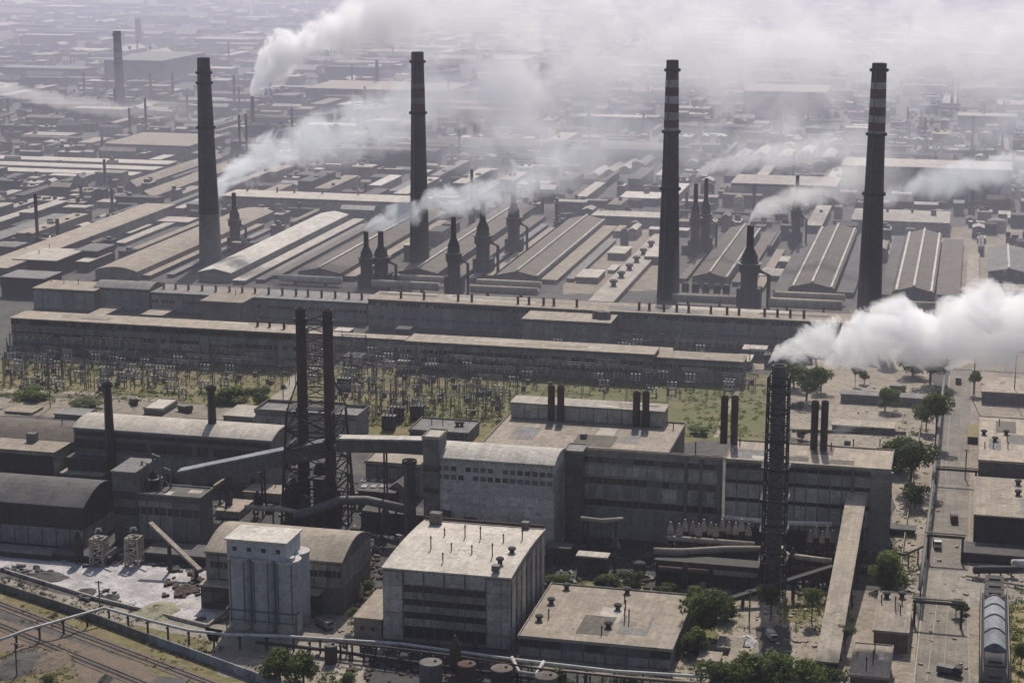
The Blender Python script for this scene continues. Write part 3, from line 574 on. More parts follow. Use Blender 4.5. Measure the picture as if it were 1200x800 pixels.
for xl, yt, xr, yg, yb, rf, l in ((166, 322, 176, 327, 262, 'roof_tan', 'low tan aisle roof along the arched tan pot hall'), (196, 321, 203, 325, 268, 'roof_grey', 'grey covered gangway between the arched and brightest pot halls'), (300, 327, 310, 331, 262, 'roof_grey', 'grey aisle roof on the far side of the narrow pale strip roof'),
                            (318, 322, 327, 326, 258, 'roof_brown', 'brown gangway roof before the brown ridged pot hall'), (404, 323, 416, 329, 258, 'roof_tan', 'tan aisle roof along the brown ridged pot hall nearest the brightest hall'), (548, 326, 556, 330, 262, 'roof_grey', 'grey gangway roof behind the dark middle scrubbers'),
                            (570, 322, 577, 327, 266, 'roof_tan', 'tan gangway roof hugging the pale-lined brown pot hall'), (664, 326, 672, 330, 280, 'roof_grey', 'grey gangway roof just before the vent platform'), (796, 326, 804, 331, 284, 'roof_brown', 'brown gangway roof between third tall chimney and pot hall'),
                            (884, 336, 894, 341, 292, 'roof_tan', 'tan gangway roof next to the dark aisle of the three-line hall'), (1132, 346, 1146, 352, 296, 'roof_tan', 'tan low strip roof beyond the wide brown aisle roof')):
    building('aisle_roof', l, 'shed', xl, yt, xr, yg, yb, 'wall_dark', rf)

# ------------------------------------------------------------------ filler: far sheds on the same grid, out to the haze
def clash(x0, x1, y0, y1, m):
    return any(x0 - m < c and x1 + m > a and y0 - m < d and y1 + m > b for a, c, b, d in FOOT)
KINDS = [('roof_pale', 'wall_dark', 'pale flat roof'), ('roof_tan', 'wall_tan', 'tan flat roof'), ('roof_grey', 'wall_dark', 'grey flat roof'), ('roof_white', 'wall_tan', 'whitish flat roof'), ('roof_dark', 'wall_soot', 'dark sooty roof')]
MARKS = [(246, 240, 'the leftmost tall chimney'), (492, 240, 'the second tall chimney'), (784, 250, 'the third tall chimney'), (1019, 270, 'the rightmost tall chimney'), (156, 80, 'the boxy boiler house'), (141, 124, 'the slim far chimney'),
         (170, 172, 'the wide dark shed'), (920, 120, 'the large far mill'), (640, 172, 'the long far mill wall'), (440, 100, 'the long pale far roof'), (1085, 225, 'the huge dark hall'), (920, 228, 'the block hall'), (915, 180, 'the white gabled far sheds'), (715, 200, 'the grey gabled far sheds'),
         (70, 196, 'the parallel strip roofs'), (370, 235, 'the long back hall'), (250, 62, 'the far green field'), (300, 130, 'the smoking tan far stack'), (690, 150, 'the thin far stack'), (30, 300, 'the two-storey dark block'), (735, 255, 'the white flat far building'), (630, 220, 'the short smoking stack'),
         (1055, 258, 'the pink-roofed hall'), (1175, 320, 'the grey ridged edge hall'), (600, 20, 'the far woods'), (1000, 20, 'the far woods'), (60, 20, 'the hazy far field'), (190, 210, 'the diagonal sheds'), (80, 265, 'the diagonal storehouse'), (450, 420, 'the switchyard link building'), (920, 420, 'the steaming lattice flue'), (1065, 60, 'the faintest far stack'), (1115, 115, 'the faint hazy stack'), (390, 150, 'the fading far stack')]
def where(px, py):
    q = min(MARKS, key=lambda k: math.hypot((k[0] - px) * .6, (k[1] - py) * 1.6)); dy = q[1] - py; dx = px - q[0]
    return ('beyond ' if dy > 14 else 'in front of ' if dy < -14 else 'to the left of ' if dx < 0 else 'to the right of ') + q[2]
USED = {}
def far_shed(px, py, sx, sy, hh, k):
    g = G(px, py); x0, x1, y0, y1 = g.x - sx / 2, g.x + sx / 2, g.y - sy / 2, g.y + sy / 2
    if clash(x0, x1, y0, y1, 2.0): return False
    rf, wl, desc = KINDS[k]; FOOT.append((x0, x1, y0, y1))
    area = sx * sy; asp = max(sx, sy) / min(sx, sy)
    shape = ('big ' if area > 1500 else 'small ' if area < 250 else '') + ('tall ' if hh > 11 else '') + ('long' if asp > 4 else 'oblong' if asp > 2 else 'compact')
    lab = f'{shape} shed, {desc}, {where(px, py)}'
    r = root('factory_shed', g, lab, 'shed')
    USED.setdefault(lab, []).append(r)
    box('wall', r, 0, 0, 0, sx, sy, hh, wl); rf_ = box('roof', r, 0, 0, hh - .02, sx + .8, sy + .8, .6, rf)
    if py > 110 and R.random() < .5:
        for i in range(R.randrange(1, 4)): box('roof_box', r, R.uniform(-.4, .4) * sx, R.uniform(-.3, .3) * sy, hh + .55, R.uniform(1.5, 4), R.uniform(1.5, 3), R.uniform(1, 2.5), R.choice(('steel_dark', 'roof_grey', 'wall_tan')))
    return True
ZONES = [((-20, 1220), (6, 95), 95, (15, 110), (12, 40), (5, 16)), ((-20, 1220), (95, 200), 95, (10, 80), (8, 26), (4, 15)), ((-20, 1220), (200, 305), 90, (6, 30), (5, 16), (3, 9)), ((280, 1130), (395, 440), 14, (6, 14), (5, 9), (3, 5))]
for (xa, xb), (ya, yb), cnt, sxr, syr, hr in ZONES:
    done = tries = 0
    while done < cnt and tries < cnt * 14:
        tries += 1
        py = ya + (yb - ya) * R.random() ** (1.3 if ya < 50 else 1); q = R.random() ** 1.6; sx = sxr[0] + (sxr[1] - sxr[0]) * q; sy = R.uniform(*syr)
        if R.random() < .3: sx, sy = sy, sx
        if ya == 200 and done < 34: sx, sy = R.uniform(6, 10), R.uniform(35, 90)
        if far_shed(R.uniform(xa, xb) if done % 2 else R.uniform(xa, (xa + xb) / 2 if ya == 200 else xb), py, sx, sy, R.uniform(*hr), R.choice((0, 0, 1, 1, 2, 3, 4, 4))): done += 1
for lab, L in USED.items():
    if len(L) > 1:
        for r in L: r['group'] = lab
# pipe racks, tanks and small stacks between the far sheds
RACK = {}
def settle(px, py, sx, sy):
    g = G(px, py)
    if clash(g.x - sx / 2, g.x + sx / 2, g.y - sy / 2, g.y + sy / 2, 1): return None
    FOOT.append((g.x - sx / 2, g.x + sx / 2, g.y - sy / 2, g.y + sy / 2)); return g
def far_label(r, lab): r['label'] = lab; RACK.setdefault(lab, []).append(r)
for i in range(170):
    py = R.uniform(70, 300); px = R.uniform(-10, 1210); L = R.uniform(20, 90); along = R.random() < .6
    g = settle(px, py, L if along else 4, 4 if along else L)
    if not g: continue
    r = root('pipe_rack', g, '', 'pipe rack', None, 0 if along else math.pi / 2); far_label(r, f'{"long " if L > 55 else ""}pipe rack running {"across" if along else "away"} {where(px, py)}')
    for k in (-1, 1): link('pipe_run', unit('cyl', R.choice(('steel', 'pipe_tan', 'roof_grey')), 8), r, (-L / 2, k * .9, 5), (.7, .7, L), (0, math.pi / 2, 0))
    box('deck', r, 0, 0, 3.8, L, 3, .4, 'steel_dark')
    for k in range(int(L / 9) + 1): box('post', r, -L / 2 + 1 + k * 9 * .98, 0, 0, .6, 2.6, 3.8, 'steel_dark')
for i in range(110):
    py = R.uniform(80, 310); px = R.uniform(-10, 1210); rr = R.uniform(2, 6); g = settle(px, py, rr * 2.2, rr * 2.2)
    if not g: continue
    hh = R.uniform(4, 14); r = root('round_tank', g, '', 'tank'); mm = R.choice(('steel', 'steel_dark', 'roof_grey', 'pipe_tan'))
    far_label(r, f'{"tall" if hh > 9 else "squat"} {"pale" if mm in ("pipe_tan", "roof_grey") else "dark"} round tank {where(px, py)}')
    cyl('shell', r, 0, 0, 0, rr, hh, mm, 'dome', 16); box('stair', r, rr, 0, 0, .5, 1, hh * .8, 'steel')
for i in range(60):
    py = R.uniform(60, 300); px = R.uniform(-10, 1210); g = settle(px, py, 5, 5)
    if not g: continue
    hh = R.uniform(14, 38); r = root('thin_stack', g, '', 'chimney'); far_label(r, f'{"tall thin" if hh > 26 else "short"} dark stack {where(px, py)}')
    link('shaft', unit('cyl', 'stack_dark', 10), r, (0, 0, 0), (1.0, 1.0, hh)); cyl('base_drum', r, 0, 0, 0, 2.2, hh * .22, 'steel_dark', n=12)
for lab, L in RACK.items():
    if len(L) > 1:
        for r in L: r['group'] = lab
# the many smaller sheds of the far works, past what can be told apart
fv, ff, fm = [], [], []
FM = ['wall_dark', 'wall_soot', 'wall_tan', 'roof_pale', 'roof_tan', 'roof_grey', 'roof_white', 'roof_dark', 'roof_brown', 'brick']
def fbox(x, y, z0, sx, sy, sz, wm, rm):
    n = len(fv)
    for dx in (-.5, .5):
        for dy in (-.5, .5):
            for dz in (0, 1): fv.append((x + dx * sx, y + dy * sy, z0 + dz * sz))
    for q, mm in (((0, 1, 3, 2), wm), ((4, 6, 7, 5), wm), ((0, 4, 5, 1), wm), ((2, 3, 7, 6), wm), ((1, 5, 7, 3), rm)): ff.append(tuple(n + i for i in q)); fm.append(mm)
def fgable(x, y, sx, sy, h, rise, wm, rm):
    n = len(fv)
    if sx >= sy: L = [(x - sx / 2, y - sy / 2), (x + sx / 2, y - sy / 2), (x + sx / 2, y + sy / 2), (x - sx / 2, y + sy / 2)]; rg = [(x - sx / 2, y), (x + sx / 2, y)]
    else: L = [(x + sx / 2, y - sy / 2), (x + sx / 2, y + sy / 2), (x - sx / 2, y + sy / 2), (x - sx / 2, y - sy / 2)]; rg = [(x, y - sy / 2), (x, y + sy / 2)]
    fv.extend([(a, b, 0) for a, b in L] + [(a, b, h) for a, b in L] + [(a, b, h + rise) for a, b in rg])
    for q, mm in (((0, 1, 5, 4), wm), ((2, 3, 7, 6), wm), ((1, 2, 6, 9, 5), wm), ((3, 0, 4, 8, 7), wm), ((4, 5, 9, 8), rm), ((6, 7, 8, 9), rm)): ff.append(tuple(n + i for i in q)); fm.append(mm)
CELL = {}
for f_ in FOOT:
    for i in range(int(f_[0] // 60), int(f_[1] // 60) + 1):
        for j in range(int(f_[2] // 60), int(f_[3] // 60) + 1): CELL.setdefault((i, j), []).append(f_)
def clash2(x0, x1, y0, y1, m):
    for i in range(int((x0 - m) // 60), int((x1 + m) // 60) + 1):
        for j in range(int((y0 - m) // 60), int((y1 + m) // 60) + 1):
            for a, c, b, d in CELL.get((i, j), ()):
                if x0 - m < c and x1 + m > a and y0 - m < d and y1 + m > b: return True
    for i in range(int(x0 // 60), int(x1 // 60) + 1):
        for j in range(int(y0 // 60), int(y1 // 60) + 1): CELL.setdefault((i, j), []).append((x0, x1, y0, y1))
    return False
for _ in range(5200):
    py = 2 + 300 * R.random() ** 1.15; px = R.uniform(-15, 1215); g = G(px, py)
    kk = 1 + max(0, (140 - py)) / 90; q = R.random() ** 2; sx = (5 + 34 * q) * kk; sy = R.uniform(4, 13) * kk; hh = R.uniform(2.5, 9) * (1 + .3 * (kk - 1))
    if R.random() < .35: sx, sy = sy, sx
    if clash2(g.x - sx / 2, g.x + sx / 2, g.y - sy / 2, g.y + sy / 2, 1.2): continue
    rm = R.choice((3, 3, 4, 4, 5, 6, 7, 7, 8)); wm_ = R.choice((0, 0, 1, 1, 2, 9))
    if R.random() < .4:
        fgable(g.x, g.y, sx, sy, hh, min(sx, sy) * R.uniform(.12, .3), wm_, rm); continue
    fbox(g.x, g.y, 0, sx, sy, hh, wm_, rm)
    for i in range(R.randrange(0, 3)): fbox(g.x + R.uniform(-.35, .35) * sx, g.y + R.uniform(-.3, .3) * sy, hh - .05, R.uniform(1.2, 4), R.uniform(1.2, 3), R.uniform(1, 3.5), R.choice((0, 1)), R.choice((5, 7, 3)))
    if R.random() < .06: fbox(g.x + sx / 2 + 1.5, g.y, 0, 1.6, 1.6, R.uniform(10, 28), 1, 7)
me = bpy.data.meshes.new('far_sheds'); me.from_pydata(fv, [], ff)
for q in FM: me.materials.append(M[q])
me.polygons.foreach_set('material_index', fm); tag(link('far_sheds', me), 'dense small sheds and boxes filling the far works', kind='stuff')
# ------------------------------------------------------------------ tall chimneys
def tower(name, label, cat, px, yg, ytop, wb, wt, m, group=None, bands=(), rings=(), z0=0, n=20):
    p = G(px, yg, z0); h = Zat(p, ytop) - z0; s = F / Vector((p.x, p.y, z0 - H)).dot(fw)
    rb, rt_ = wb / 2 / s, wt / 2 / (F / (Vector((p.x, p.y, z0 + h - H)).dot(fw)))
    r = root(name, p, label, cat, group)
    link('shaft', lathe([(rb, 0), (rb * .45 + rt_ * .55, h * .5), (rt_, h - .5), (rt_ * .8, h - .5), (rt_ * .8, h - 4), (0.05, h - 4)], m, n, cap=False), r)
    def rad(z): 
        t = z / h; return (rb + (rb * .45 + rt_ * .55 - rb) * t * 2) if t < .5 else (rb * .45 + rt_ * .55) + (rt_ - (rb * .45 + rt_ * .55)) * (t - .5) * 2
    for y0, y1, mm in bands:
        za, zb = Zat(p, y1) - z0, Zat(p, y0) - z0
        link('paint_or_haze_band', lathe([(rad(za) + .06, za), (rad(zb) + .06, zb)], mm, n, cap=False), r)
    for y in rings:
        z = Zat(p, y) - z0; ro = min(1.0, .3 * rb)
        link('gallery', lathe([(rad(z) - .1, z - .6), (rad(z) + ro, z - .2), (rad(z) + ro, z + .9), (rad(z) + ro - .12, z + .9), (rad(z) + ro - .12, z), (rad(z) - .1, z)], 'steel_dark', n, cap=False), r)
    if h > 25:
        e = MB()
        for k in range(12): z = h * k / 12; e.bar((rad(z) * -.35, -rad(z) * .95 - .12, z), (rad(z + h / 12.01) * -.35, -rad(z + h / 12.01) * .95 - .12, z + h / 12), .5, .35)
        e.build('ladder', 'steel', r)
    return r
W_, K_ = 'paint_white', 'paint_red'
tower('tall_chimney', 'leftmost tall chimney, plain dark with stepped collars and bluish smoke at its foot', 'chimney', 247, 309, 68, 27, 14.5, 'stack_grey', bands=[(68, 250, 'stack_dark')], rings=(86, 98, 150))  # paler shaft below the dark band paints in the veil of smoke
tower('tall_chimney', 'second tall chimney, dark with two faint grey bands', 'chimney', 492, 318, 60, 24, 14.5, 'stack_dark', bands=[(97, 103, 'steel'), (103, 114, K_), (114, 121, 'steel'), (121, 131, K_)], rings=(73, 133))
tower('tall_chimney', 'third tall chimney with four pale bands beside the round vent platform', 'chimney', 783, 347, 69.5, 27, 14.5, 'stack_dark', bands=[(93, 102, W_), (102, 112, K_), (112, 121, W_), (121, 131, K_), (131, 140, W_), (140, 149, K_), (149, 154, W_)], rings=(83, 155, 222))
tower('tall_chimney', 'rightmost tall chimney with pale and red bands rising above the white steam', 'chimney', 1018, 370, 73, 29, 17, 'stack_dark', bands=[(96, 104, W_), (104, 115, K_), (115, 125, W_), (125, 135, K_), (135, 143, W_), (143, 153, K_), (153, 157, W_)], rings=(83, 158, 228))
tower('far_chimney', 'slim dark far chimney beside the boxy boiler house', 'chimney', 141, 124, 36, 12, 9, 'stack_dark', bands=[(50, 55, 'steel'), (62, 67, 'steel')], rings=(41, 75))
for x, yg, yt, w_, l in ((177, 117, 85, 4, 'short far stack next to the slim dark far chimney'), (203, 117, 85, 4, 'short far stack halfway between slim chimney and leftmost tall chimney'), (275, 126, 88, 4, 'short far stack near the root of the big white smoke'),
                         (690, 160, 124, 5, 'thin far stack rising over the far mill wall'), (630, 238, 199, 7, 'short stack with a thread of white smoke'), (442, 112, 70, 5, 'far stack fading in smoke beside the second tall chimney'),
                         (420, 165, 128, 5, 'far stack in front of the long pale far roof'), (163, 60, 22, 9, 'hazy tower rising behind the boiler house'), (297, 158, 112, 6, 'tan stack giving off the biggest white smoke'), (1115, 130, 95, 4, 'faint stack in the hazy far district'),
                         (1065, 60, 20, 4, 'faintest far stack at the top of the view')):
    tower('far_chimney', l, 'chimney', x, yg, yt, w_, w_ * .75, 'stack_dark', n=12)
# slim stacks in the works
tower('slim_stack', 'slim dark stack beside the sooty process tower', 'chimney', 131, 560, 446, 14, 8.5, 'rust_dark', rings=(452,))
tower('slim_stack', 'slim dark stack above the inclined gallery', 'chimney', 251, 558, 450, 13, 8.5, 'rust_dark', rings=(456,))
tower('thick_stack', 'thick dark flue stack between the skylight shed and the stair tower', 'chimney', 481, 640, 538, 15, 13, 'stack_dark', rings=(542,))
pair = [('hallA', ((646, 492, 450), (657, 493, 450)), 'on the huge flat hall nearest its edge'), ('hallA', ((745.5, 499, 457), (756.5, 500, 457)), 'beside the far end of the penthouse'),
        ('hallC', ((848, 519, 462), (860, 520, 462)), 'behind the three-row windows'), ('hallC', ((953.5, 526, 468), (965, 527, 468)), 'nearest the tall lattice flue')]
for key, two, where in pair:
    for i, (x, yb_, yt) in enumerate(two):
        tower('roof_stack', f'{"first" if i == 0 else "second"} stack of the rust-brown pair {where}', 'chimney', x, yb_, yt, 8.6, 8.6, 'rust_dark', 'paired rust-brown roof stacks', z0=B[key]['h'] + .02, n=14)
# steeple scrubbers: wide drum, cone and thin stack
def scrubber(px, yg, yt, wd, label):
    p = G(px, yg); h = Zat(p, yt); s = F / Vector((p.x, p.y, -H)).dot(fw); r_ = wd / 2 / s
    r = root('scrubber_tower', p, label, 'scrubber')
    link('drum', lathe([(r_ * .95, 0), (r_ * .95, h * .40), (r_ * 1.2, h * .43), (r_ * 1.2, h * .52), (r_ * .9, h * .56), (r_ * .9, h * .62)], 'stack_dark', 14), r)
    link('cone', lathe([(r_ * .9, h * .62), (r_ * .42, h * .73)], 'steel_dark', 14), r)
    link('stack', lathe([(r_ * .42, h * .73), (r_ * .38, h)], 'rust_dark', 12), r)
    link('platform', lathe([(r_ * 1.25, h * .52), (r_ * 1.45, h * .525), (r_ * 1.45, h * .535), (r_ * 1.25, h * .535)], 'steel', 14), r)
    box('base_block', r, 0, r_ * .4, 0, r_ * 2.6, r_ * 2.2, h * .22, 'wall_soot')
    MB().tube([(r_ * 1.1, -r_ * .3, h * .45), (r_ * 2.2, -r_ * .3, h * .40), (r_ * 2.2, -r_ * .3, 0)], r_ * .22).build('downpipe', 'steel_dark', r)
for a in ((430, 336, 271, 15, 'nearer of the two small grey steeple scrubbers trailing thin smoke'), (447, 334, 271, 17, 'farther of the two small grey steeple scrubbers trailing thin smoke'), (532, 343, 254, 16, 'dark steeple scrubber closest to the long panelled building'),
          (566, 322, 234, 17, 'dark steeple scrubber with knobbly collar in the middle of the pot halls'), (602, 298, 215, 15, 'steeple scrubber half veiled in blue smoke'), (877, 358, 264, 21, 'big dark steeple scrubber with white smoke at its tip'),
          (814, 300, 215, 12, 'smaller of two steeple scrubbers next to the third tall chimney'), (826, 297, 209, 12, 'taller of two steeple scrubbers next to the third tall chimney'), (932, 290, 206, 11, 'pale grey steeple scrubber behind the three-line pot hall'), (276, 292, 226, 13, 'steeple scrubber beside the leftmost tall chimney')):
    scrubber(*a)
# row of squat cyclones before the pot hall by the third chimney
for i, x in enumerate((803, 815, 827, 840, 851)):
    p = G(x, 346 + i * .6); r = root('cyclone', p, 'squat dark cyclone in the row before the brown pot hall end', 'cyclone', 'squat cyclones before the pot hall')
    cyl('drum', r, 0, 0, 2, 1.9, 5, 'steel_dark', 'dome', 12)
    for sx in (-1.2, 1.2): box('leg', r, sx, 0, 0, .4, .4, 2.2, 'steel_dark')
# horizontal gas ducts on saddles
def duct(px0, px1, py, r_px, yg, m, label):
    p = G((px0 + px1) / 2, yg); s = F / Vector((p.x, p.y, -H)).dot(fw)
    z = Zat(p, py); rr = r_px / s
    xa = solve(lambda x: proj((x, p.y, z))[0] - px0, p.x - 400, p.x + 400); xb = solve(lambda x: proj((x, p.y, z))[0] - px1, p.x - 400, p.x + 400)
    r = root('gas_duct', p, label, 'duct')
    MB().tube([(xa, p.y, z), (xa + .8, p.y, z), ((xa + xb) / 2, p.y, z), (xb, p.y, z)], rr, 14).build('shell', m, r, p, True)
    n = max(2, int((xb - xa) / 14))
    for i in range(n):
        x = xa + (xb - xa) * (i + .5) / n
        box('saddle', r, x - p.x, 0, 0, .9, rr * 1.6, max(.5, z - rr * .6), 'steel_dark')
for a in ((328, 400, 327, 4.2, 334, 'roof_pale', 'white fat gas duct beside the brightest pot hall'), (436, 514, 334, 5, 342, 'pipe_tan', 'nearer tan gas duct below the two small scrubbers'), (450, 521, 326, 4, 334, 'pipe_tan', 'farther tan gas duct below the brown ridged pot hall'),
          (552, 630, 340, 5, 348, 'pipe_tan', 'nearer tan gas duct before the pot hall with pale lines'), (559, 634, 332, 4, 340, 'pipe_tan', 'farther tan gas duct before the pot hall with pale lines'), (788, 862, 350, 5, 358, 'pipe_tan', 'tan gas duct beside the third tall chimney'),
          (901, 987, 356, 6, 365, 'pipe_tan', 'nearer tan gas duct before the three-line pot hall'), (908, 990, 347, 4.5, 356, 'pipe_tan', 'farther tan gas duct before the three-line pot hall'), (1035, 1100, 357, 4.5, 366, 'pipe_tan', 'tan gas duct behind the white steam')):
    duct(*a)
# ------------------------------------------------------------------ twin stacks in their lattice tower
def lattice(parent, cx, cy_, z0, z1, w0, w1, n, t, m, name='leg'):
    e = MB(); c = lambda z, i: Vector((cx + (-1, 1, 1, -1)[i] * (w0 + (w1 - w0) * (z - z0) / (z1 - z0)) / 2, cy_ + (-1, -1, 1, 1)[i] * (w0 + (w1 - w0) * (z - z0) / (z1 - z0)) / 2, z))
    for i in range(4): MB().bar(c(z0, i), c(z1, i), t * 1.5).build('leg', m, parent)
    for k in range(n):
        za, zb = z0 + (z1 - z0) * k / n, z0 + (z1 - z0) * (k + 1) / n
        for i in range(4):
            j = (i + 1) % 4
            e.bar(c(zb, i), c(zb, j), t); e.bar(c(za, i), c(zb, j), t * .8); e.bar(c(za, j), c(zb, i), t * .8)
    e.build('bracing', m, parent)['kind'] = 'stuff'
pA, pB = G(358, 604), G(389, 606)
hS = Zat(pA, 361); mid = (pA + pB) / 2
r = root('twin_stack_tower', mid, 'pair of rust-brown stacks bound together by a dark lattice tower', 'chimney tower')
for p, hh in ((pA, hS), (pB, Zat(pB, 363))):
    q = p - mid
    s_ = link('flue', lathe([(1.9, 0), (1.75, hh * .5), (1.65, hh), (1.3, hh), (1.3, hh - 3), (.05, hh - 3)], 'rust', 16, False), r, q)
    link('collar', lathe([(1.8, hh - 4), (2.2, hh - 4), (2.2, hh - 3.3), (1.8, hh - 3.3)], 'steel_dark', 16), s_)
lattice(r, 0, 0, 0, hS * .53, 19, 15, 6, .45, 'steel_dark')
e = MB()
qa, qb = pA - mid, pB - mid
for k in range(9):
    z = hS * (.53 + k * .05); e.bar(qa + Vector((0, 0, z)), qb + Vector((0, 0, z)), .4)
    e.bar(qa + Vector((0, 0, z)), qb + Vector((0, 0, z + hS * .05)), .3); e.bar(qb + Vector((0, 0, z)), qa + Vector((0, 0, z + hS * .05)), .3)
for z in (hS * .53, hS * .36, hS * .2):
    e.bar(Vector((-9, 0, z)), Vector((9, 0, z)), 8, .25)
for sx in (-1, 1):
    for sy in (-1, 1): e.bar(Vector((sx * 7.5, sy * 7.5, hS * .53)), Vector((sx * 4.5, 0, hS * .72)), .35)
e.build('stack_bracing', 'steel_dark', r)['kind'] = 'stuff'
for k, (dx, dy, rr, hh) in enumerate(((-7, -7, 2.2, 13), (-2, -8, 1.6, 9), (4, -7, 2.4, 15), (8, -4, 1.5, 11), (0, 4, 3, 18), (-9, 2, 1.4, 12))):
    cyl('filter_vessel', r, dx, dy, 0, rr, hh, ['steel_dark', 'stack_dark'][k % 2], 'dome', 14)
# tall lattice flue
p = G(905, 692); hL = Zat(p, 432)
r = root('lattice_flue', p, 'tall square lattice tower holding a dark flue with dense white steam at its top', 'chimney tower')
link('flue', lathe([(2.3, 0), (2.2, hL * .5), (2.1, hL + 1), (1.7, hL + 1), (1.7, hL - 3), (.05, hL - 3)], 'stack_grey', 18, False), r)
for k in range(8): link('flue_ring', lathe([(2.3, hL * (k + .4) / 8), (2.55, hL * (k + .4) / 8), (2.55, hL * (k + .4) / 8 + .5), (2.3, hL * (k + .4) / 8 + .5)], 'rust_dark', 18), r)
lattice(r, 0, 0, 0, hL - 2, 6.8, 5.8, 14, .3, 'steel_dark')
for k in range(1, 7):
    z = hL * k / 7; e = MB()
    for a, b in (((-3.6, -3.6), (3.6, -3.6)), ((3.6, -3.6), (3.6, 3.6)), ((3.6, 3.6), (-3.6, 3.6)), ((-3.6, 3.6), (-3.6, -3.6))):
        e.bar((a[0], a[1], z), (b[0], b[1], z), .9, .12); e.bar((a[0] * 1.1, a[1] * 1.1, z + 1), (b[0] * 1.1, b[1] * 1.1, z + 1), .1)
    e.build('landing', 'steel', r)
# ------------------------------------------------------------------ conveyor galleries
def gallery(name, label, a, b, wid, hgt, roof, wall, legs=(), tgt=1.0, cat='conveyor'):
    a, b = Vector(a), Vector(b); d = (b - a).normalized(); e_ = d.cross(Vector((0, 0, 1))).normalized(); u = e_.cross(d)
    r = root(name, Vector((a.x, a.y, 0)), label, cat); o = Vector((a.x, a.y, 0))
    MB().bar(a - u * (hgt / 2 + .3), b - u * (hgt / 2 + .3), wid, hgt).build('enclosure', wall, r, o)
    MB().bar(a, b, wid + .7, .5).build('roof', roof, r, o)
    n = int((b - a).length / 5)
    rib = MB()
    for k in range(n + 1):
        q = a.lerp(b, k / n); rib.bar(q - e_ * (wid / 2 + .06) - u * .4, q - e_ * (wid / 2 + .06) - u * (hgt + .2), .25); rib.bar(q + e_ * (wid / 2 + .06) - u * .4, q + e_ * (wid / 2 + .06) - u * (hgt + .2), .25)
    rib.build('ribs', 'steel', r, o)['kind'] = 'stuff'
    for t in legs:
        q = a.lerp(b, t) - u * (hgt + .3); lg = MB()
        for s in (-1, 1): lg.bar(q + e_ * s * wid * .4, Vector((q.x + e_.x * s * wid * .5, q.y + e_.y * s * wid * .5, 0)), .5)
        for k in range(3):
            z = q.z * (k + 1) / 4; lg.bar((q.x - e_.x * wid * .45, q.y - e_.y * wid * .45, z), (q.x + e_.x * wid * .45, q.y + e_.y * wid * .45, z + q.z / 6), .25)
        lg.build('trestle', 'steel_dark', r, o)['kind'] = 'stuff'
    return r
def top(px, yg, yt):
    g_ = G(px, yg); return Vector((g_.x, g_.y, Zat(g_, yt)))
pH = top(497, 618, 514)
pK = top(398, 612, 512); pH.y = max(pH.y, pK.y)
gallery('conveyor_gallery', 'horizontal conveyor gallery with white roof between lattice tower and stair tower', pK, pH, 4, 4.2, 'roof_white', 'wall_dark', (.12, .55))
pJ = top(212, 600, 551); gallery('conveyor_gallery', 'inclined grey conveyor gallery climbing towards the twin lattice stacks', pJ, top(383, 608, 516), 4, 5.0, 'tank_blue', 'wall_dark', (.3, .55, .8))
lo = G(969, 776, 4.2); hi = G(1006, 569, 21)
gallery('conveyor_gallery', 'long tan-roofed conveyor sloping down from the front hall to the yard', lo, hi, 5.4, 3.2, 'roof_tan', 'wall_soot', (.12, .3, .5, .7, .88))
gallery('belt_conveyor', 'thin dark belt conveyor rising across the vessel yard', G(858, 700, 3), G(976, 663, 9), 1.2, .9, 'steel_dark', 'steel_dark', (.1, .35, .6, .85))
gallery('belt_conveyor', 'light open belt conveyor slanting down into the white dusty yard', G(176, 612, 14), G(234, 667, 3.5), .9, .6, 'pipe_tan', 'steel', (.4, .95))
gallery('belt_conveyor', 'thin tan ramp beam beside the sooty process building', G(251, 569, 8), G(274, 554, 12), .8, .5, 'pipe_tan', 'steel', (.2, .8))
# ------------------------------------------------------------------ silo battery
pS = G(309, 738); r = root('silo_battery', pS, 'pale blue-grey battery of round silos under a flat-roofed head house', 'silo')
zS = Zat(pS, 655); rad = 3.55
for i in range(3):
    for j in range(2):
        x, y = (i - 1) * rad * 1.98, j * rad * 1.98 + rad * .6
        s_ = link('silo', lathe([(rad, 1.5), (rad, zS)], 'silo', 24), r, (x, y, 0))
        link('skirt', lathe([(rad * 1.03, 0), (rad * 1.03, 2.6)], 'panel_conc', 24), s_)
        link('top_ring', lathe([(rad * 1.02, zS - .6), (rad * 1.05, zS - .6), (rad * 1.05, zS + .1), (rad * 1.02, zS + .1)], 'steel_pale', 24), s_)
        for sx in (-.6, .55): box('ladder', s_, sx * rad, -rad * .84, 2, .25, .25, zS - 2.5, 'steel')
hh_ = box('head_house', r, -1.4, rad * 1.6, zS + .02, rad * 4.9, rad * 3.3, 5.0, 'silo')
MB().bar((-1.4 - rad * 2.6, rad * 1.6, zS + 5.2), (-1.4 + rad * 2.6, rad * 1.6, zS + 5.2), rad * 3.6, .5).build('roof', 'roof_white', r)
for k in range(4): box('window', r, -1.4 - rad * 1.8 + k * rad * 1.2, rad * 1.6 - rad * 1.66, zS + 2, 1.3, .2, 1.2, 'glass_dark')
box('dust_heap', r, rad * 2.3, rad * .2, zS, 2.2, 2.2, 1.1, 'dust')
e = MB()
for x in (-1, 1): e.bar((x * rad * 2.9, -1.6, 0), (x * rad * 2.9, -1.6, 6), .3); e.bar((x * rad * 2.9, -1.6, 6), (x * rad * 2.9, 3, 6), .3)
e.bar((-rad * 2.9, -1.6, 6), (rad * 2.9, -1.6, 6), .3).bar((-rad * 2.9, -1.6, 3.2), (rad * 2.9, -1.6, 3.2), .2)
e.build('handrail', 'steel', r)
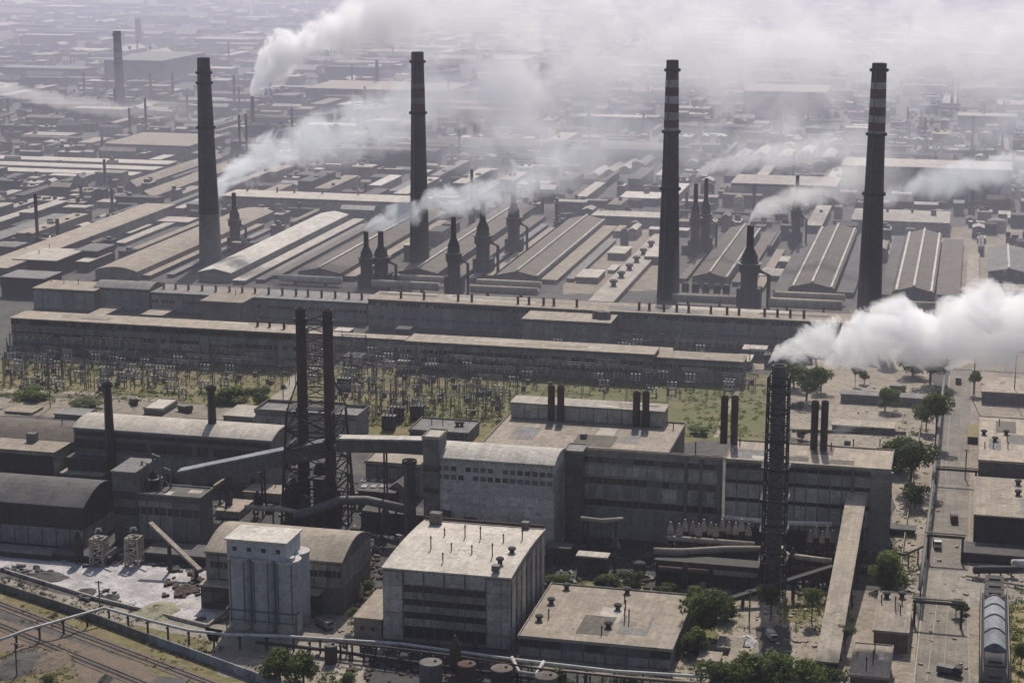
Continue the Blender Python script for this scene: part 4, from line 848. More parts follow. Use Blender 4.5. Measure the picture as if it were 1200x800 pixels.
# plant on the sooty process building
for x, yg, yt, w_, l in ((170, 640, 540, 11, 'tall dark vessel between the sooty process tower and its flat building'), (183, 640, 532, 14, 'tallest dark vessel rising from the sooty process building'), (196, 638, 548, 12, 'shorter dark vessel beside the low end of the inclined gallery'), (165, 644, 556, 7, 'slim pale vessel against the sooty process tower')):
    p = G(x, yg - 14); h = Zat(p, yt); s = F / Vector((p.x, p.y, -H)).dot(fw); rr = w_ / 2 / s; r = root('process_vessel', p, l, 'vessel')
    mm = 'steel' if 'pale' in l else 'steel_dark'; cyl('shell', r, 0, 0, 0, rr, h * .8, mm, 'dome', 14); MB().tube([(0, 0, h * .78), (0, 0, h), (rr * 1.6, -rr, h), (rr * 1.6, -rr, h * .5)], rr * .22).build('offtake_pipe', 'steel', r)
    for k in range(3): link('platform', lathe([(rr, h * (.3 + k * .2)), (rr * 1.5, h * (.3 + k * .2)), (rr * 1.5, h * (.3 + k * .2) + .3), (rr, h * (.3 + k * .2) + .3)], 'steel', 12), r)
# ------------------------------------------------------------------ vessels and pipes in front of the long hall
def vessel(px, yg, yt, wpx, m, mt, label, group=None, legs=False):
    p = G(px, yg); h = Zat(p, yt); s = F / Vector((p.x, p.y, -H)).dot(fw); rr = wpx / 2 / s
    r = root('process_vessel', p, label, 'vessel', group)
    b0 = 2.2 if legs else 0
    cyl('shell', r, 0, 0, b0, rr, h * .74 - b0, m, n=14); link('cone', lathe([(rr, h * .74), (rr * .9, h * .82), (rr * .3, h * .97), (rr * .28, h)], mt, 14), r)
    link('ring', lathe([(rr, h * .5), (rr * 1.18, h * .5), (rr * 1.18, h * .52), (rr, h * .52)], 'steel', 14), r)
    if legs:
        for a in range(4): box('leg', r, rr * .8 * math.cos(a * 1.57 + .78), rr * .8 * math.sin(a * 1.57 + .78), 0, .3, .3, b0 + .3, 'steel_dark')
    return r
for i, (x, dy) in enumerate(((785, 0), (795, 2), (802, -3), (811, 0), (818, 2), (824, -3), (832, 1), (838, 3), (845, -3), (853, 0), (861, 1), (868, -3), (876, 2))):
    vessel(x, 662 + dy, 611 + dy, 8.5, 'rust_dark', 'hood_tan', 'sooty vessel with pale conical hood in the row before the long hall', 'hooded vessels before the long hall', True)
for i, (x, dy) in enumerate(((948, 0), (955, -5), (962, 1), (968, -5), (974, 0))):
    vessel(x, 672 + dy, 621 + dy, 7, 'rust_dark', 'hood_tan', 'rusty vessel with pale hood in the cluster beside the sloping tan conveyor', 'rusty hooded vessel cluster', True)
def pipe(name, pts, r_, m, label, n=10, posts=0, cat='pipe', z=None):
    P3 = [Vector(q) if len(q) == 3 and isinstance(q, Vector) else G(q[0], q[1], q[2] if len(q) > 2 else z) for q in pts]
    o = Vector((P3[0].x, P3[0].y, 0)); r = root(name, o, label, cat)
    MB().tube(P3, r_, n).build('pipe_run', m, r, o, True)
    if posts:
        L = [(P3[i + 1] - P3[i]).length for i in range(len(P3) - 1)]; tot = sum(L)
        for k in range(posts):
            t = tot * (k + .5) / posts; i = 0
            while t > L[i]: t -= L[i]; i += 1
            q = P3[i].lerp(P3[i + 1], t / L[i])
            box('post', r, q.x - o.x, q.y - o.y, 0, .45, .45, max(.3, q.z - r_ * .6), 'steel_dark')
            box('cross_arm', r, q.x - o.x, q.y - o.y, q.z - r_ - .3, .4, 2.2, .3, 'steel_dark')
    return r
pipe('pipeline', [(766, 645, 9), (800, 646, 9), (850, 643, 9), (893, 643, 9)], 1.0, 'pipe_tan', 'fat tan pipe running in front of the hooded vessels', posts=7)
pipe('pipeline', [(848, 606, 13), (875, 609, 13), (930, 613, 13), (975, 614, 13)], .8, 'steel_pale', 'pale pipe behind the lattice flue above the rusty vessels', posts=5)
pipe('pipeline', [(916, 641, 8), (922, 650, 8), (950, 654, 8), (974, 657, 8)], .8, 'pipe_tan', 'bent tan pipe at the foot of the rusty vessels', posts=4)
pipe('pipeline', [(681, 607, 12), (705, 610, 12), (730, 608, 12)], .7, 'pipe_tan', 'short tan pipe on the dark wall behind the low brown tank house', posts=3)
pipe('pipeline', [(768, 660, 5), (860, 664, 5), (890, 664, 5)], .3, 'steel_pale', 'thin pale pipe under the fat tan pipe', posts=6)
for i_, (x0_, x1_, y_, yg_, lab_) in enumerate(((782, 884, 634, 668, 'rusty horizontal vessel lying behind the hooded row'), (772, 830, 668, 690, 'nearer rusty horizontal vessel on the bunker side of the vessel yard'), (836, 888, 672, 692, 'second rusty horizontal vessel by the lattice flue foot'), (928, 984, 668, 686, 'short rusty horizontal vessel under the belt conveyor'))):
    duct(x0_, x1_, y_, 3.4, yg_, 'rust' if i_ % 2 else 'hood_tan', lab_)
pipe('pipeline', [(287, 594, 6), (335, 597, 6), (350, 600, 6)], .8, 'pipe_tan', 'tan pipe behind the barrel-roofed hall', posts=3)
pipe('pipeline', [(345, 604, 7), (372, 596, 8), (398, 586, 9), (430, 586, 9), (474, 596, 9)], 1.5, 'steel', 'thick sagging dark duct below the twin lattice stacks', posts=6)
for z_, pts, rr, m, l in ((4.2, [(-20, 757), (30, 738), (122, 712), (180, 728), (220, 738), (265, 743), (330, 745), (470, 754), (600, 772), (720, 786), (900, 797), (1010, 802)], .42, 'steel_pale', 'long pale pipeline on posts zigzagging along the near edge of the works'),
                          (5.0, [(392, 752), (470, 760), (560, 772), (640, 784), (760, 796), (880, 806)], .25, 'rust', 'thin rusty pipeline above the round tanks'), (2.2, [(300, 752), (390, 762), (480, 775), (560, 786), (650, 798)], .5, 'steel_dark', 'thick dark low pipeline among the round tanks'),
                          (3.4, [(345, 749), (410, 753), (520, 766), (600, 779), (720, 792), (860, 803)], .36, 'pipe_tan', 'lower tan pipeline running beside the long pale pipeline')):
    pipe('pipeline', pts, rr, m, l, posts=34 if z_ > 4 else 14, z=z_)
pipe('pipeline', [(600, 770, 4.4), (608, 787, 4.4), (628, 790, 4.4), (637, 775, 4.4)], .5, 'steel_pale', 'squared pale pipe loop in front of the wide low workshop', posts=4)
pipe('pipeline', [(1108, 428, 7), (1094, 560, 7), (1083, 650, 7), (1078, 690, 7)], .55, 'steel', 'dark overhead pipeline along the edge of the concrete road', posts=16)
pipe('pipeline', [(1142, 668, 2.5), (1150, 667, 2.5), (1180, 667, 2.5), (1192, 667, 2.5)], 1.2, 'steel_dark', 'black horizontal tank pipe beside the road junction', posts=4)
pipe('pipeline', [(1132, 674, 1), (1170, 681, 1), (1215, 689, 1)], .35, 'pipe_tan', 'pale low pipe next to the black tank pipe', posts=5)
pipe('pipeline', [(1186, 660, 2), (1230, 660, 2)], 1.3, 'dust', 'pale end section of the black tank pipe', posts=2)
pipe('pipeline', [(388, 690, 6), (410, 676, 6), (432, 658, 6)], .5, 'pipe_tan', 'pipe trestle climbing beside the lean-to of the barrel-roofed hall', posts=5)
pipe('pipeline', [(392, 683, 4), (414, 668, 4), (428, 656, 4)], .4, 'rust', 'rusty pipe beside the barrel-roofed hall', posts=4)
pipe('pipeline', [(1040, 645, 5), (1060, 650, 5), (1082, 640, 5)], .4, 'steel_dark', 'dark pipe bridge by the corner of the pale end block', posts=3)
building('tank_house', 'low brown tank house with pale roof strip behind the bushes', 'shed', 676, 650, 711, 672, 645, 'brick_soot', 'roof_pale', 'flat')
building('brick_bunker', 'sooty brick bunker under the fat tan pipe', 'building', 768, 655, 888, 684, 648, 'brick_soot', 'steel_dark', 'flat', bays=14, bmat='steel_dark')
building('brick_bunker', 'sooty brick bunker under the pale pipe behind the lattice flue', 'building', 850, 616, 945, 640, 612, 'brick_soot', 'roof_dark', 'flat')
building('brick_bunker', 'dark low plant room with rusty front between the sagging duct and furnace building', 'building', 424, 598, 500, 618, 590, 'brick_soot', 'roof_dark', 'flat')
building('brick_bunker', 'low dark plant room in front of the white block', 'building', 640, 640, 668, 660, 634, 'brick_soot', 'roof_dark', 'flat')
# portals over the road
for i, (xa, xb, yb_, yt, l) in enumerate(((1087, 1127, 655, 627, 'dark pipe portal over the road by the black open shed'), (1071, 1126, 731, 704, 'dark pipe portal over the road beside the small brick shed'),
                                          (1096, 1143, 566, 549, 'thin portal over the road beside the tan warehouse'), (1110, 1210, 428, 408, 'wide pale portal over the far road under the steam'))):
    a, b = G(xa, yb_), G(xb, yb_); b.y = a.y; h = Zat(a, yt); r = root('road_portal', a, l, 'portal')
    box('post', r, 0, 0, 0, .7, .7, h, 'steel_dark'); box('post', r, b.x - a.x, 0, 0, .7, .7, h, 'steel_dark')
    MB().bar((-.6, 0, h), (b.x - a.x + .6, 0, h), .8, .7).build('beam', 'steel_dark', r); MB().tube([(-1, .6, h + .8), (b.x - a.x + 1, .6, h + .8)], .3).build('pipe_run', 'pipe_tan', r)
# arched blue-grey gallery at the right edge
a = G(1164, 800); 
r = root('arched_gallery', G(1164, 760), 'row of arched blue-grey covers on a black trestle at the corner of the yard', 'gallery'); o = r.location.copy()
y_of = lambda py: G(1164, py, 6).y
xw = 24 / 2 / 4.35; xc = G(1164, 760).x
ys = [y_of(q) for q in (764, 746, 730, 718, 708)]
for k in range(4):
    x0, x1 = xc - xw, xc + xw
    pr = [(u_, z) for u_, z in profile('barrel', 7 + k * .1, 1.5)]
    s_ = link('cover', mesh('cover', *[[(Vector(v) - o) for v in prism(pr, x0, x1, ys[k] + .25, ys[k + 1] - .15, 'y', 4)[0]], prism(pr, x0, x1, ys[k] + .25, ys[k + 1] - .15, 'y', 4)[1]], 'tank_blue'), r)
    pr2 = [(u_, z + .03) for u_, z in profile('barrel', 7.1 + k * .1, 1.6)]
    v, f = shell(pr2, x0 - .12, x1 + .12, ys[k + 1] - .15, ys[k + 1] + .2, 'y', .12); link('rib', mesh('rib', [Vector(q) - o for q in v], f, 'steel'), s_)
def rel(x, y, z): return Vector((x, y, z)) - o
for (q0, q1, zt) in ((820, 765, 6.5), (707, 682, 8.2)):
    ya, yb_ = y_of(q0), y_of(q1); n = 3
    for k in range(n):
        y0, y1 = ya + (yb_ - ya) * k / n, ya + (yb_ - ya) * (k + 1) / n
        pp = rel(xc, (y0 + y1) / 2, 3.5); box('hopper', r, pp.x, pp.y, pp.z, xw * 1.9, (y1 - y0) * .92, zt - 3.5, 'steel_dark'); box('hopper_lid', r, pp.x, pp.y, pp.z + zt - 3.5, xw * 1.2, (y1 - y0) * .5, .5, 'wall_soot')
for k in range(14):
    y = ys[0] - 18 + k * 5.2
    for s in (-1, 1): pp = rel(xc + s * (xw + .9), y, 0); box('post', r, pp.x, pp.y, 0, .35, .35, 6.4, 'rust_dark' if k % 3 else 'pipe_tan')
for s in (-1, 1):
    MB().bar(rel(xc + s * (xw + .9), ys[0] - 20, 6.5), rel(xc + s * (xw + .9), ys[0] + 50, 6.5), .35).build('side_beam', 'steel', r)
box('deck', r, 0, rel(0, ys[1], 0).y + 6, 3.0, xw * 2 + 1.5, 70, .5, 'steel_dark')
# ------------------------------------------------------------------ walls, fences
def wall(name, label, pts, hgt, th, m, cap=None, seg=4.0):
    P = [G(*q) for q in pts]; o = P[0].copy(); r = root(name, o, label, 'wall')
    for i in range(len(P) - 1):
        a, b = P[i] - o, P[i + 1] - o; n = max(1, int((b - a).length / seg))
        for k in range(n):
            q0, q1 = a.lerp(b, k / n), a.lerp(b, (k + .985) / n); zz = Vector((0, 0, hgt / 2))
            me = MB().bar(q0 + zz, q1 + zz, th, hgt).build('panel', m[(k + i) % len(m)] if isinstance(m, list) else m, r)
    return r
wall('retaining_wall', 'dark concrete retaining wall along the railway, sooty stretch', [(-60, 669), (0, 691), (95, 722), (174, 752)], 2.4, .4, 'wall_dark')
wall('retaining_wall', 'pale bluish stretch of concrete wall along the railway near the bush', [(175, 752.4), (235, 774), (300, 798), (345, 815)], 2.6, .4, 'tank_blue')
wall('yard_curb_wall', 'low grey wall edging the white dusty yard', [(-60, 648), (0, 668), (110, 702), (180, 719), (243, 735), (266, 717)], 1.0, .5, 'panel_conc')
wall('yard_wall', 'pale fence of concrete slabs between tree row and road edge', [(1052, 690), (1070, 560), (1082, 480)], 1.6, .3, 'wall_tan')
wall('yard_wall', 'long low kerb wall across the pale lot behind the front hall', [(905, 505), (960, 507), (1062, 509)], 1.2, .4, 'wall_dark')
# ------------------------------------------------------------------ white dusty yard: kilns, heaps, scrap
for i, (x, l) in enumerate(((117, 'pale bulky loading hopper frame farther along the dusty yard'), (158, 'pale loading hopper frame with arched top closest to the belt conveyor'))):
    p = G(x, 661); h = Zat(p, 622 + i * -1); r = root('loading_hopper', p, l, 'hopper')
    for sx in (-1.6, 1.6):
        for sy in (-1.2, 1.2): box('leg', r, sx, sy, 0, .5, .5, h * .8, 'steel_pale')
    cyl('bin', r, -1.0, 0, h * .45, .7, h * .35, 'pipe_tan', 'cyl', 12); cyl('bin', r, 1.1, 0, h * .4, .75, h * .45, 'steel', 'cyl', 12)
    lattice(r, 0, 0, 0, h * .8, 4.4, 4.0, 3, .28, 'pipe_tan')
    MB().tube([(-1, 0, h * .95), (-.6, 0, h * 1.05), (.6, 0, h * 1.08), (1.1, 0, h)], .35).build('arch_pipe', 'steel_pale', r)
    box('platform', r, 0, 0, h * .4, 4.2, 3.2, .3, 'steel'); MB().bar((1.8, 0, h * .3), (5.5, 0, h * .55), .5).build('chute', 'steel_pale', r)
def heap(name, px, py, rx, ry, hgt, m, label, cat, seed, n=20):
    rr = random.Random(seed); vs_, fs = [], []; K = 6
    for j in range(K):
        t = j / (K - 1)
        for i in range(n):
            a = 2 * math.pi * i / n; q = (1 - t) * (1 + rr.uniform(-.14, .14)) + .02
            vs_.append((rx * q * math.cos(a), ry * q * math.sin(a), hgt * (t ** .85) * (1 + rr.uniform(-.12, .12)) if j else -.1))
    for j in range(K - 1):
        for i in range(n): fs.append((j * n + i, j * n + (i + 1) % n, (j + 1) * n + (i + 1) % n, (j + 1) * n + i))
    fs.append(tuple((K - 1) * n + i for i in range(n)))
    o = link(name, mesh(name, vs_, fs, m), None, G(px, py)); return tag(o, label, cat)
heap('sulphur_heap', 184, 717, 6, 9, 2.2, 'sulphur', 'mossy yellow-green heap against the low wall of the dusty yard', 'heap', 1)
heap('slag_heap', 55, 676, 7, 5, 1.2, 'ground', 'grey slag heap by the low wall, nearest the black shed', 'heap', 2)
heap('slag_heap', 100, 694, 3.5, 4, 1.0, 'ground', 'smaller grey slag heap midway along the low wall', 'heap', 3)
heap('slag_heap', 129, 701, 3, 3.5, 1.1, 'dark_grey', 'dark slag heap beside the mossy yellow-green heap', 'heap', 4)
heap('scrap_heap', 217, 692, 3.4, 5, 1.8, 'rust', 'brown scrap heap under the end of the light belt conveyor', 'heap', 5)
heap('scrap_heap', 236, 725, 1.6, 2, .7, 'rust', 'little rusty scrap pile in the corner of the dusty yard', 'heap', 6)
heap('tarpaulin_heap', 874, 752, 3.2, 5, 1.6, 'dust', 'white tarpaulin-covered heap beside the lattice tower shadow', 'heap', 7)
heap('tarpaulin_heap', 862, 758, 2.4, 4, 1.5, 'roof_white', 'cream heap next to the white tarpaulin heap', 'heap', 8)
heap('coal_heap', 20, 780, 6, 12, 1.5, 'ground', 'dark earth heap below the near corner of the pipeline', 'heap', 9)
heap('coal_heap', 60, 775, 5, 9, 1.0, 'ballast', 'brown earth heap inside the corner of the pipeline', 'heap', 10)
heap('coal_heap', 124, 796, 2.0, 3, 1.4, 'dark_grey', 'small black coal heap beside the outer railway', 'heap', 11)
building('brick_bunker', 'low black pump house roof at the bottom edge beside the outer railway', 'shed', 178, 800, 212, 810, 792, 'wall_soot', 'roof_dark', 'flat')
building('yard_canopy', 'dark open canopy sheltering machines along the dusty yard', 'canopy', 62, 647, 128, 656, 636, 'steel_dark', 'roof_dark', 'flat')
building('yard_canopy', 'grey low platform roof along the foot of the black shed', 'canopy', -40, 640, 60, 648, 634, 'wall_soot', 'roof_grey', 'flat')
building('yard_canopy', 'dark canopy beyond the pale hopper with the arched top', 'canopy', 170, 646, 252, 658, 634, 'steel_dark', 'roof_dark', 'flat')
building('low_hut', 'pale tiny transformer hut beyond the barrel-roofed hall', 'hut', 286, 575, 328, 586, 566, 'wall_tan', 'roof_tan', vents=[(296, 566, 'drum'), (323, 570, 'pipe')])
building('low_hut', 'cream low hut at the uphill corner of the barrel-roofed hall', 'hut', 254, 597, 280, 606, 584, 'wall_tan', 'roof_tan')
# white van
p = G(904, 748); r = root('van', p, 'small white van parked in the shadow of the lattice flue', 'van', None, math.radians(25))
box('body', r, 0, 0, .4, 1.9, 4.6, 1.5, 'roof_white'); box('cab', r, 0, -1.9, 1.0, 1.7, 1.0, .75, 'glass_dark'); box('cargo_box', r, 0, .6, 1.85, 1.85, 3.0, .35, 'steel_pale')
for sx in (-.85, .85):
    for sy in (-1.4, 1.4): link('wheel', unit('cyl', 'steel_dark', 12), r, (sx - .12, sy, .38), (.38, .38, .24), (0, math.pi / 2, 0))
def truck(px, py, rz, m, label, bed=True):
    r = root('lorry', G(px, py), label, 'lorry', None, rz)
    box('cab', r, 0, -2.4, .8, 2.3, 1.8, 1.9, m); box('windscreen', r, 0, -3.33, 1.7, 2.0, .06, .8, 'glass_dark'); box('cargo_bed', r, 0, .9, 1.0, 2.4, 4.4, 1.4, 'steel'); box('chassis', r, 0, 0, .5, 1.6, 6.4, .4, 'steel_dark')
    for sx in (-1.05, 1.05):
        for sy in (-2.3, .8, 2.2): link('wheel', unit('cyl', 'steel_dark', 12), r, (sx - .15, sy, .5), (.5, .5, .3), (0, math.pi / 2, 0))
truck(157, 473, .6, 'rust', 'dark red lorry parked by the little yard hut'); truck(217, 482, 1.2, 'rust_dark', 'brown lorry parked near the green bush edge'); truck(1085, 473, .2, 'steel_pale', 'pale lorry standing beside the road near the long low store'); truck(1123, 448, 0, 'steel', 'grey lorry on the far road under the steam')
truck(1052, 458, 1.4, 'ochre', 'ochre lorry beside the tree clump'); truck(1118, 610, 0.05, 'rust', 'red-brown lorry driving on the concrete road past the open shed'); truck(1098, 640, .1, 'steel_pale', 'pale lorry on the concrete road near the first dark portal'); truck(1112, 790, 1.3, 'steel_dark', 'dark lorry parked at the near end of the concrete road'); truck(380, 735, .9, 'tank_blue', 'blue-grey lorry parked beside the silo battery'); truck(1020, 672, 1.5, 'ochre', 'ochre lorry standing by the pale end block'); truck(932, 478, 1.5, 'steel_dark', 'dark lorry in the pale lot behind the roof stacks')
box_ = root('yellow_container', G(1140, 512), 'ochre container standing at the corner of the tan warehouse', 'container'); box('body', box_, 0, 0, 0, 4, 18, 2.6, 'ochre'); box('door', box_, 0, -9.05, .1, 3.4, .12, 2.3, 'rust')
# storage tanks along the near pipeline
for x, yg, yt, w_, m, l in ((505, 800, 776, 27, 'steel', 'large dark round tank with grey lid at the near edge'), (547, 800, 778, 22, 'rust_dark', 'rusty round tank beside the grey-lidded tank'), (588, 806, 783, 26, 'steel_dark', 'dark round tank with brown lid below the pipe loop'),
                        (640, 812, 792, 27, 'steel', 'round tank with brown lid under the workshop pipeline'), (388, 776, 756, 15, 'rust_dark', 'dark upright tank beside the roadside bush')):
    p = G(x, yg); h = Zat(p, yt); s = F / Vector((p.x, p.y, -H)).dot(fw); rr = w_ / 2 / s
    r = root('storage_tank', p, l, 'tank'); cyl('shell', r, 0, 0, 0, rr, h, m, n=24); link('lid', lathe([(rr * 1.03, h), (rr * .98, h + .25), (.3, h + .7)], 'roof_brown' if 'cream' in l or 'brown' in l else ('rust' if 'rusty' in l else 'steel'), 24), r)
    cyl('hatch', r, rr * .4, 0, h + .3, .4, .6, 'steel_dark')
# ------------------------------------------------------------------ switchyard: gantries and switchgear
def gantry_mesh(wd, hg, nb):
    posts = []
    for k in range(nb + 1):
        x = -wd / 2 + wd * k / nb; e = MB(); posts.append(('post', e))
        e.bar((x - .45, 0, 0), (x - .1, 0, hg), .22); e.bar((x + .45, 0, 0), (x + .1, 0, hg), .22)
        for j in range(5): e.bar((x - .4, 0, hg * j / 5), (x + .4, 0, hg * (j + 1) / 5), .12)
        e.bar((x, 0, hg), (x, 0, hg * 1.18), .16)
    b = MB()
    b.bar((-wd / 2, 0, hg), (wd / 2, 0, hg), .22).bar((-wd / 2, 0, hg - .9), (wd / 2, 0, hg - .9), .22)
    for j in range(nb * 4): x = -wd / 2 + wd * j / (nb * 4); b.bar((x, 0, hg - .9), (x + wd / nb / 4, 0, hg), .12)
    ins = MB()
    for j in range(nb * 3): x = -wd / 2 + wd * (j + .5) / (nb * 3); ins.bar((x, 0, hg - .9), (x, 0, hg - 2.4), .25)
    return posts + [('beam', b), ('insulators', ins)]
GV = []
for wd, hg, nb in ((11, 11, 1), (20, 12, 2), (9, 8, 1), (28, 13, 3)):
    GV.append([(n_, mesh(n_, e.v, e.f, 'steel' if n_ != 'insulators' else 'steel_pale')) for n_, e in gantry_mesh(wd, hg, nb)])
def place_clear(px, py, m=3):
    g_ = G(px, py); return not clash(g_.x - m, g_.x + m, g_.y - 2, g_.y + 2, 1) and g_
rows = [(414, 15, 345), (419, 15, 340), (424, 10, 900), (433, 8, 900), (443, 4, 900), (453, 2, 880), (462, 390, 880), (471, 390, 590), (481, 420, 590), (490, 440, 590)]
rj = random.Random(11); ng = 0
for py, xa, xb in rows:
    x = xa
    while x < xb:
        k = rj.choice((0, 0, 1, 2, 3) if py < 470 else (0, 2)); wpx = (11, 20, 9, 28)[k] * ppm(py)
        g_ = place_clear(x + wpx / 2, py + rj.uniform(-3, 3), (11, 20, 9, 28)[k] / 2)
        if g_ and rj.random() < .85 and not (290 < x + wpx / 2 < 375 and py > 440):
            r = root('switchyard_gantry', g_, 'dark steel lattice gantry standing in the grassy switchyard', 'gantry', 'switchyard gantries')
            for n_, me in GV[k]:
                o_ = link(n_, me, r)
                if n_ == 'insulators': o_['kind'] = 'stuff'
            ng += 1
        x += wpx + rj.uniform(3, 16)
wr = MB()
for py, xa, xb in rows:
    for dz in (10.5, 9.2):
        P_ = [G(xa + (xb - xa) * k / 12, py) for k in range(13)]; y_ = P_[6].y
        for k in range(12):
            m_ = P_[k].lerp(P_[k + 1], .5); wr.bar((P_[k].x, y_, dz), (m_.x, y_, dz - .9), .07); wr.bar((m_.x, y_, dz - .9), (P_[k + 1].x, y_, dz), .07)
for x in range(30, 890, 42):
    a_, b_ = G(x, 452), G(x + 12, 412)
    if not (300 < x < 385): wr.bar((a_.x, a_.y, 10.5), (b_.x, b_.y, 11), .07)
tag(wr.build('overhead_wires', 'steel_dark'), 'thin conductors strung between the switchyard gantries', kind='stuff')
pv_ = MB(); k = 0
while k < 640:
    py = rj.uniform(410, 494) if k % 3 else rj.uniform(404, 440); px = rj.uniform(4, 890)
    if (px < 390 or px > 590) and py > 458: k += .2; continue
    g_ = place_clear(px, py, 1); k += 1
    if not g_: continue
    hh = rj.uniform(3, 9.5); pv_.bar(g_, g_ + Vector((0, 0, hh)), .28)
    if rj.random() < .6: pv_.bar(g_ + Vector((-1.2, 0, hh)), g_ + Vector((1.2, 0, hh)), .25, .35)
    if rj.random() < .3: pv_.bar(g_, g_ + Vector((0, 0, 1.8)), 1.6)
tag(pv_.build('switchyard_posts', 'steel'), 'crowd of thin dark posts and isolator stands in the switchyard', kind='stuff')
def gear_mesh():
    t = MB(); t.bar((-1.6, 0, 0), (-1.6, 0, 2.2), .5); t.bar((1.6, 0, 0), (1.6, 0, 2.2), .5); t.bar((-2.2, 0, 2.3), (2.2, 0, 2.3), 1.0, .5)
    b = MB()
    for x in (-1.6, 0, 1.6): b.bar((x, 0, 2.5), (x, 0, 5.2), .5); b.bar((x, 0, 5.2), (x, 0, 5.5), .8)
    return mesh('frame', t.v, t.f, 'steel'), mesh('bushings', b.v, b.f, 'steel_pale')
GF, GB = gear_mesh(); ns = 0
while ns < 120:
    py = rj.uniform(410, 470); g_ = place_clear(rj.uniform(5, 880), py)
    if not g_ or rj.random() < (py - 410) / 70: continue
    r = root('switchgear', g_, 'small grey switchgear set with three pale bushings in the switchyard', 'switchgear', 'switchgear sets in the switchyard', 0)
    link('frame', GF, r); link('bushings', GB, r); r.scale = (1, 1, rj.uniform(.7, 1.2)); ns += 1
for x, yg, l in ((456, 503, 'dark transformer with round radiators beside the low house with four vents'), (465, 493, 'dark transformer behind the other at the low house with four vents'), (489, 491, 'dark bulky transformer at the grass edge behind the low house'),
                 (506, 441, 'dark transformer cabinet with tan lid in the middle of the switchyard'), (474, 437, 'dark transformer cabinet with pale lid beside the tan-lidded one'), (404, 458, 'small black cabinet on the grass near the twin stacks')):
    r = root('transformer', G(x, yg), l, 'transformer'); box('tank', r, 0, 0, .4, 5, 3, 5, 'steel_dark'); box('lid', r, 0, 0, 5.4, 5.4, 3.4, .3, 'roof_tan' if 'tan' in l else 'steel')
    for k in range(6): box('radiator', r, -2.2 + k * .88, -1.9, .8, .3, .8, 4, 'steel')
    for k in range(3): cyl('bushing', r, -1.4 + k * 1.4, 0, 5.7, .3, 2.4, 'steel_pale', n=8)
# lamp and power poles
for x, yg, yt, l in ((1140, 470, 395, 'tall thin pole beside the low garage'), (1188, 470, 400, 'tall thin pole farthest along the tan-roofed low garage'), (1131, 560, 526, 'short pole at the road edge by the tan warehouse'), (1146, 640, 606, 'pole at the corner of the black open shed'),
                     (59, 478, 405, 'tall pole at the dirt path in the switchyard'), (332, 470, 418, 'pole on the sandy path of the switchyard'), (20, 792, 752, 'pole below the corner of the long pale pipeline'), (268, 590, 548, 'lattice pole under the inclined gallery'), (307, 594, 552, 'double pole near the tiny transformer hut'),
                     (117, 712, 680, 'thin lamp post on the pavement by the low yard wall'), (878, 728, 690, 'thin pole beside the lattice flue foot')):
    p = G(x, yg); h = Zat(p, yt); r = root('pole', p, l, 'pole'); cyl('mast', r, 0, 0, 0, .22, h, 'steel', n=8); box('cross_arm', r, 0, 0, h - .6, 2.4, .25, .25, 'steel')
# scattered dark plant in the sooty courts
spots = [(300, 640), (470, 655), (440, 640), (425, 655), (455, 630), (500, 655), (415, 628), (400, 612), (640, 690), (655, 660), (720, 668), (735, 660), (750, 672), (690, 640), (720, 640), (760, 660), (270, 600), (165, 600), (178, 575), (186, 590), (172, 572), (200, 566), (255, 650), (145, 655), (190, 655), (90, 660), (80, 655),
         (330, 580), (345, 590), (410, 590), (320, 600), (300, 605), (985, 640), (990, 670), (930, 680), (945, 690), (925, 665), (890, 690), (850, 690), (820, 690), (800, 690), (440, 700), (430, 690), (420, 705), (445, 770), (470, 780), (530, 790), (560, 795), (425, 765)]
names = ['dark steel drum standing in the sooty court', 'black upright vessel standing in the sooty court', 'grey pump skid standing in the sooty court']
for i, (x, y) in enumerate(spots):
    x += rj.uniform(-4, 4); k = i % 3; r = root(['steel_drum', 'upright_vessel', 'pump_skid'][k], G(x, y), names[k], ['drum', 'vessel', 'pump'][k], ['drums in the sooty courts', 'vessels in the sooty courts', 'pump skids in the sooty courts'][k], rj.uniform(0, 3))
    s = rj.uniform(.7, 1.4); m = rj.choice(('steel_dark', 'steel', 'rust_dark', 'stack_dark', 'pipe_tan'))
    if k == 0: cyl('shell', r, 0, 0, 0, 1.5 * s, 3.2 * s, m, 'dome', 12); box('ladder', r, 1.5 * s, 0, 0, .2, .4, 3 * s, 'steel')
    elif k == 1:
        cyl('shell', r, 0, 0, 2 * s, 1.1 * s, 6 * s, m, 'cone', 12)
        for a_ in (-.7, .7): box('leg', r, a_ * s, 0, 0, .3, .3, 2.2 * s, 'steel_dark')
    else:
        box('base_plate', r, 0, 0, 0, 4 * s, 2 * s, .4, 'panel_conc'); link('motor', unit('cyl', m, 12), r, (-1.2 * s, 0, 1.2), (.8, .8, 2.4 * s), (0, math.pi / 2, 0)); box('cabinet', r, 1.4 * s, 0, .4, 1, 1.6, 2 * s, m)
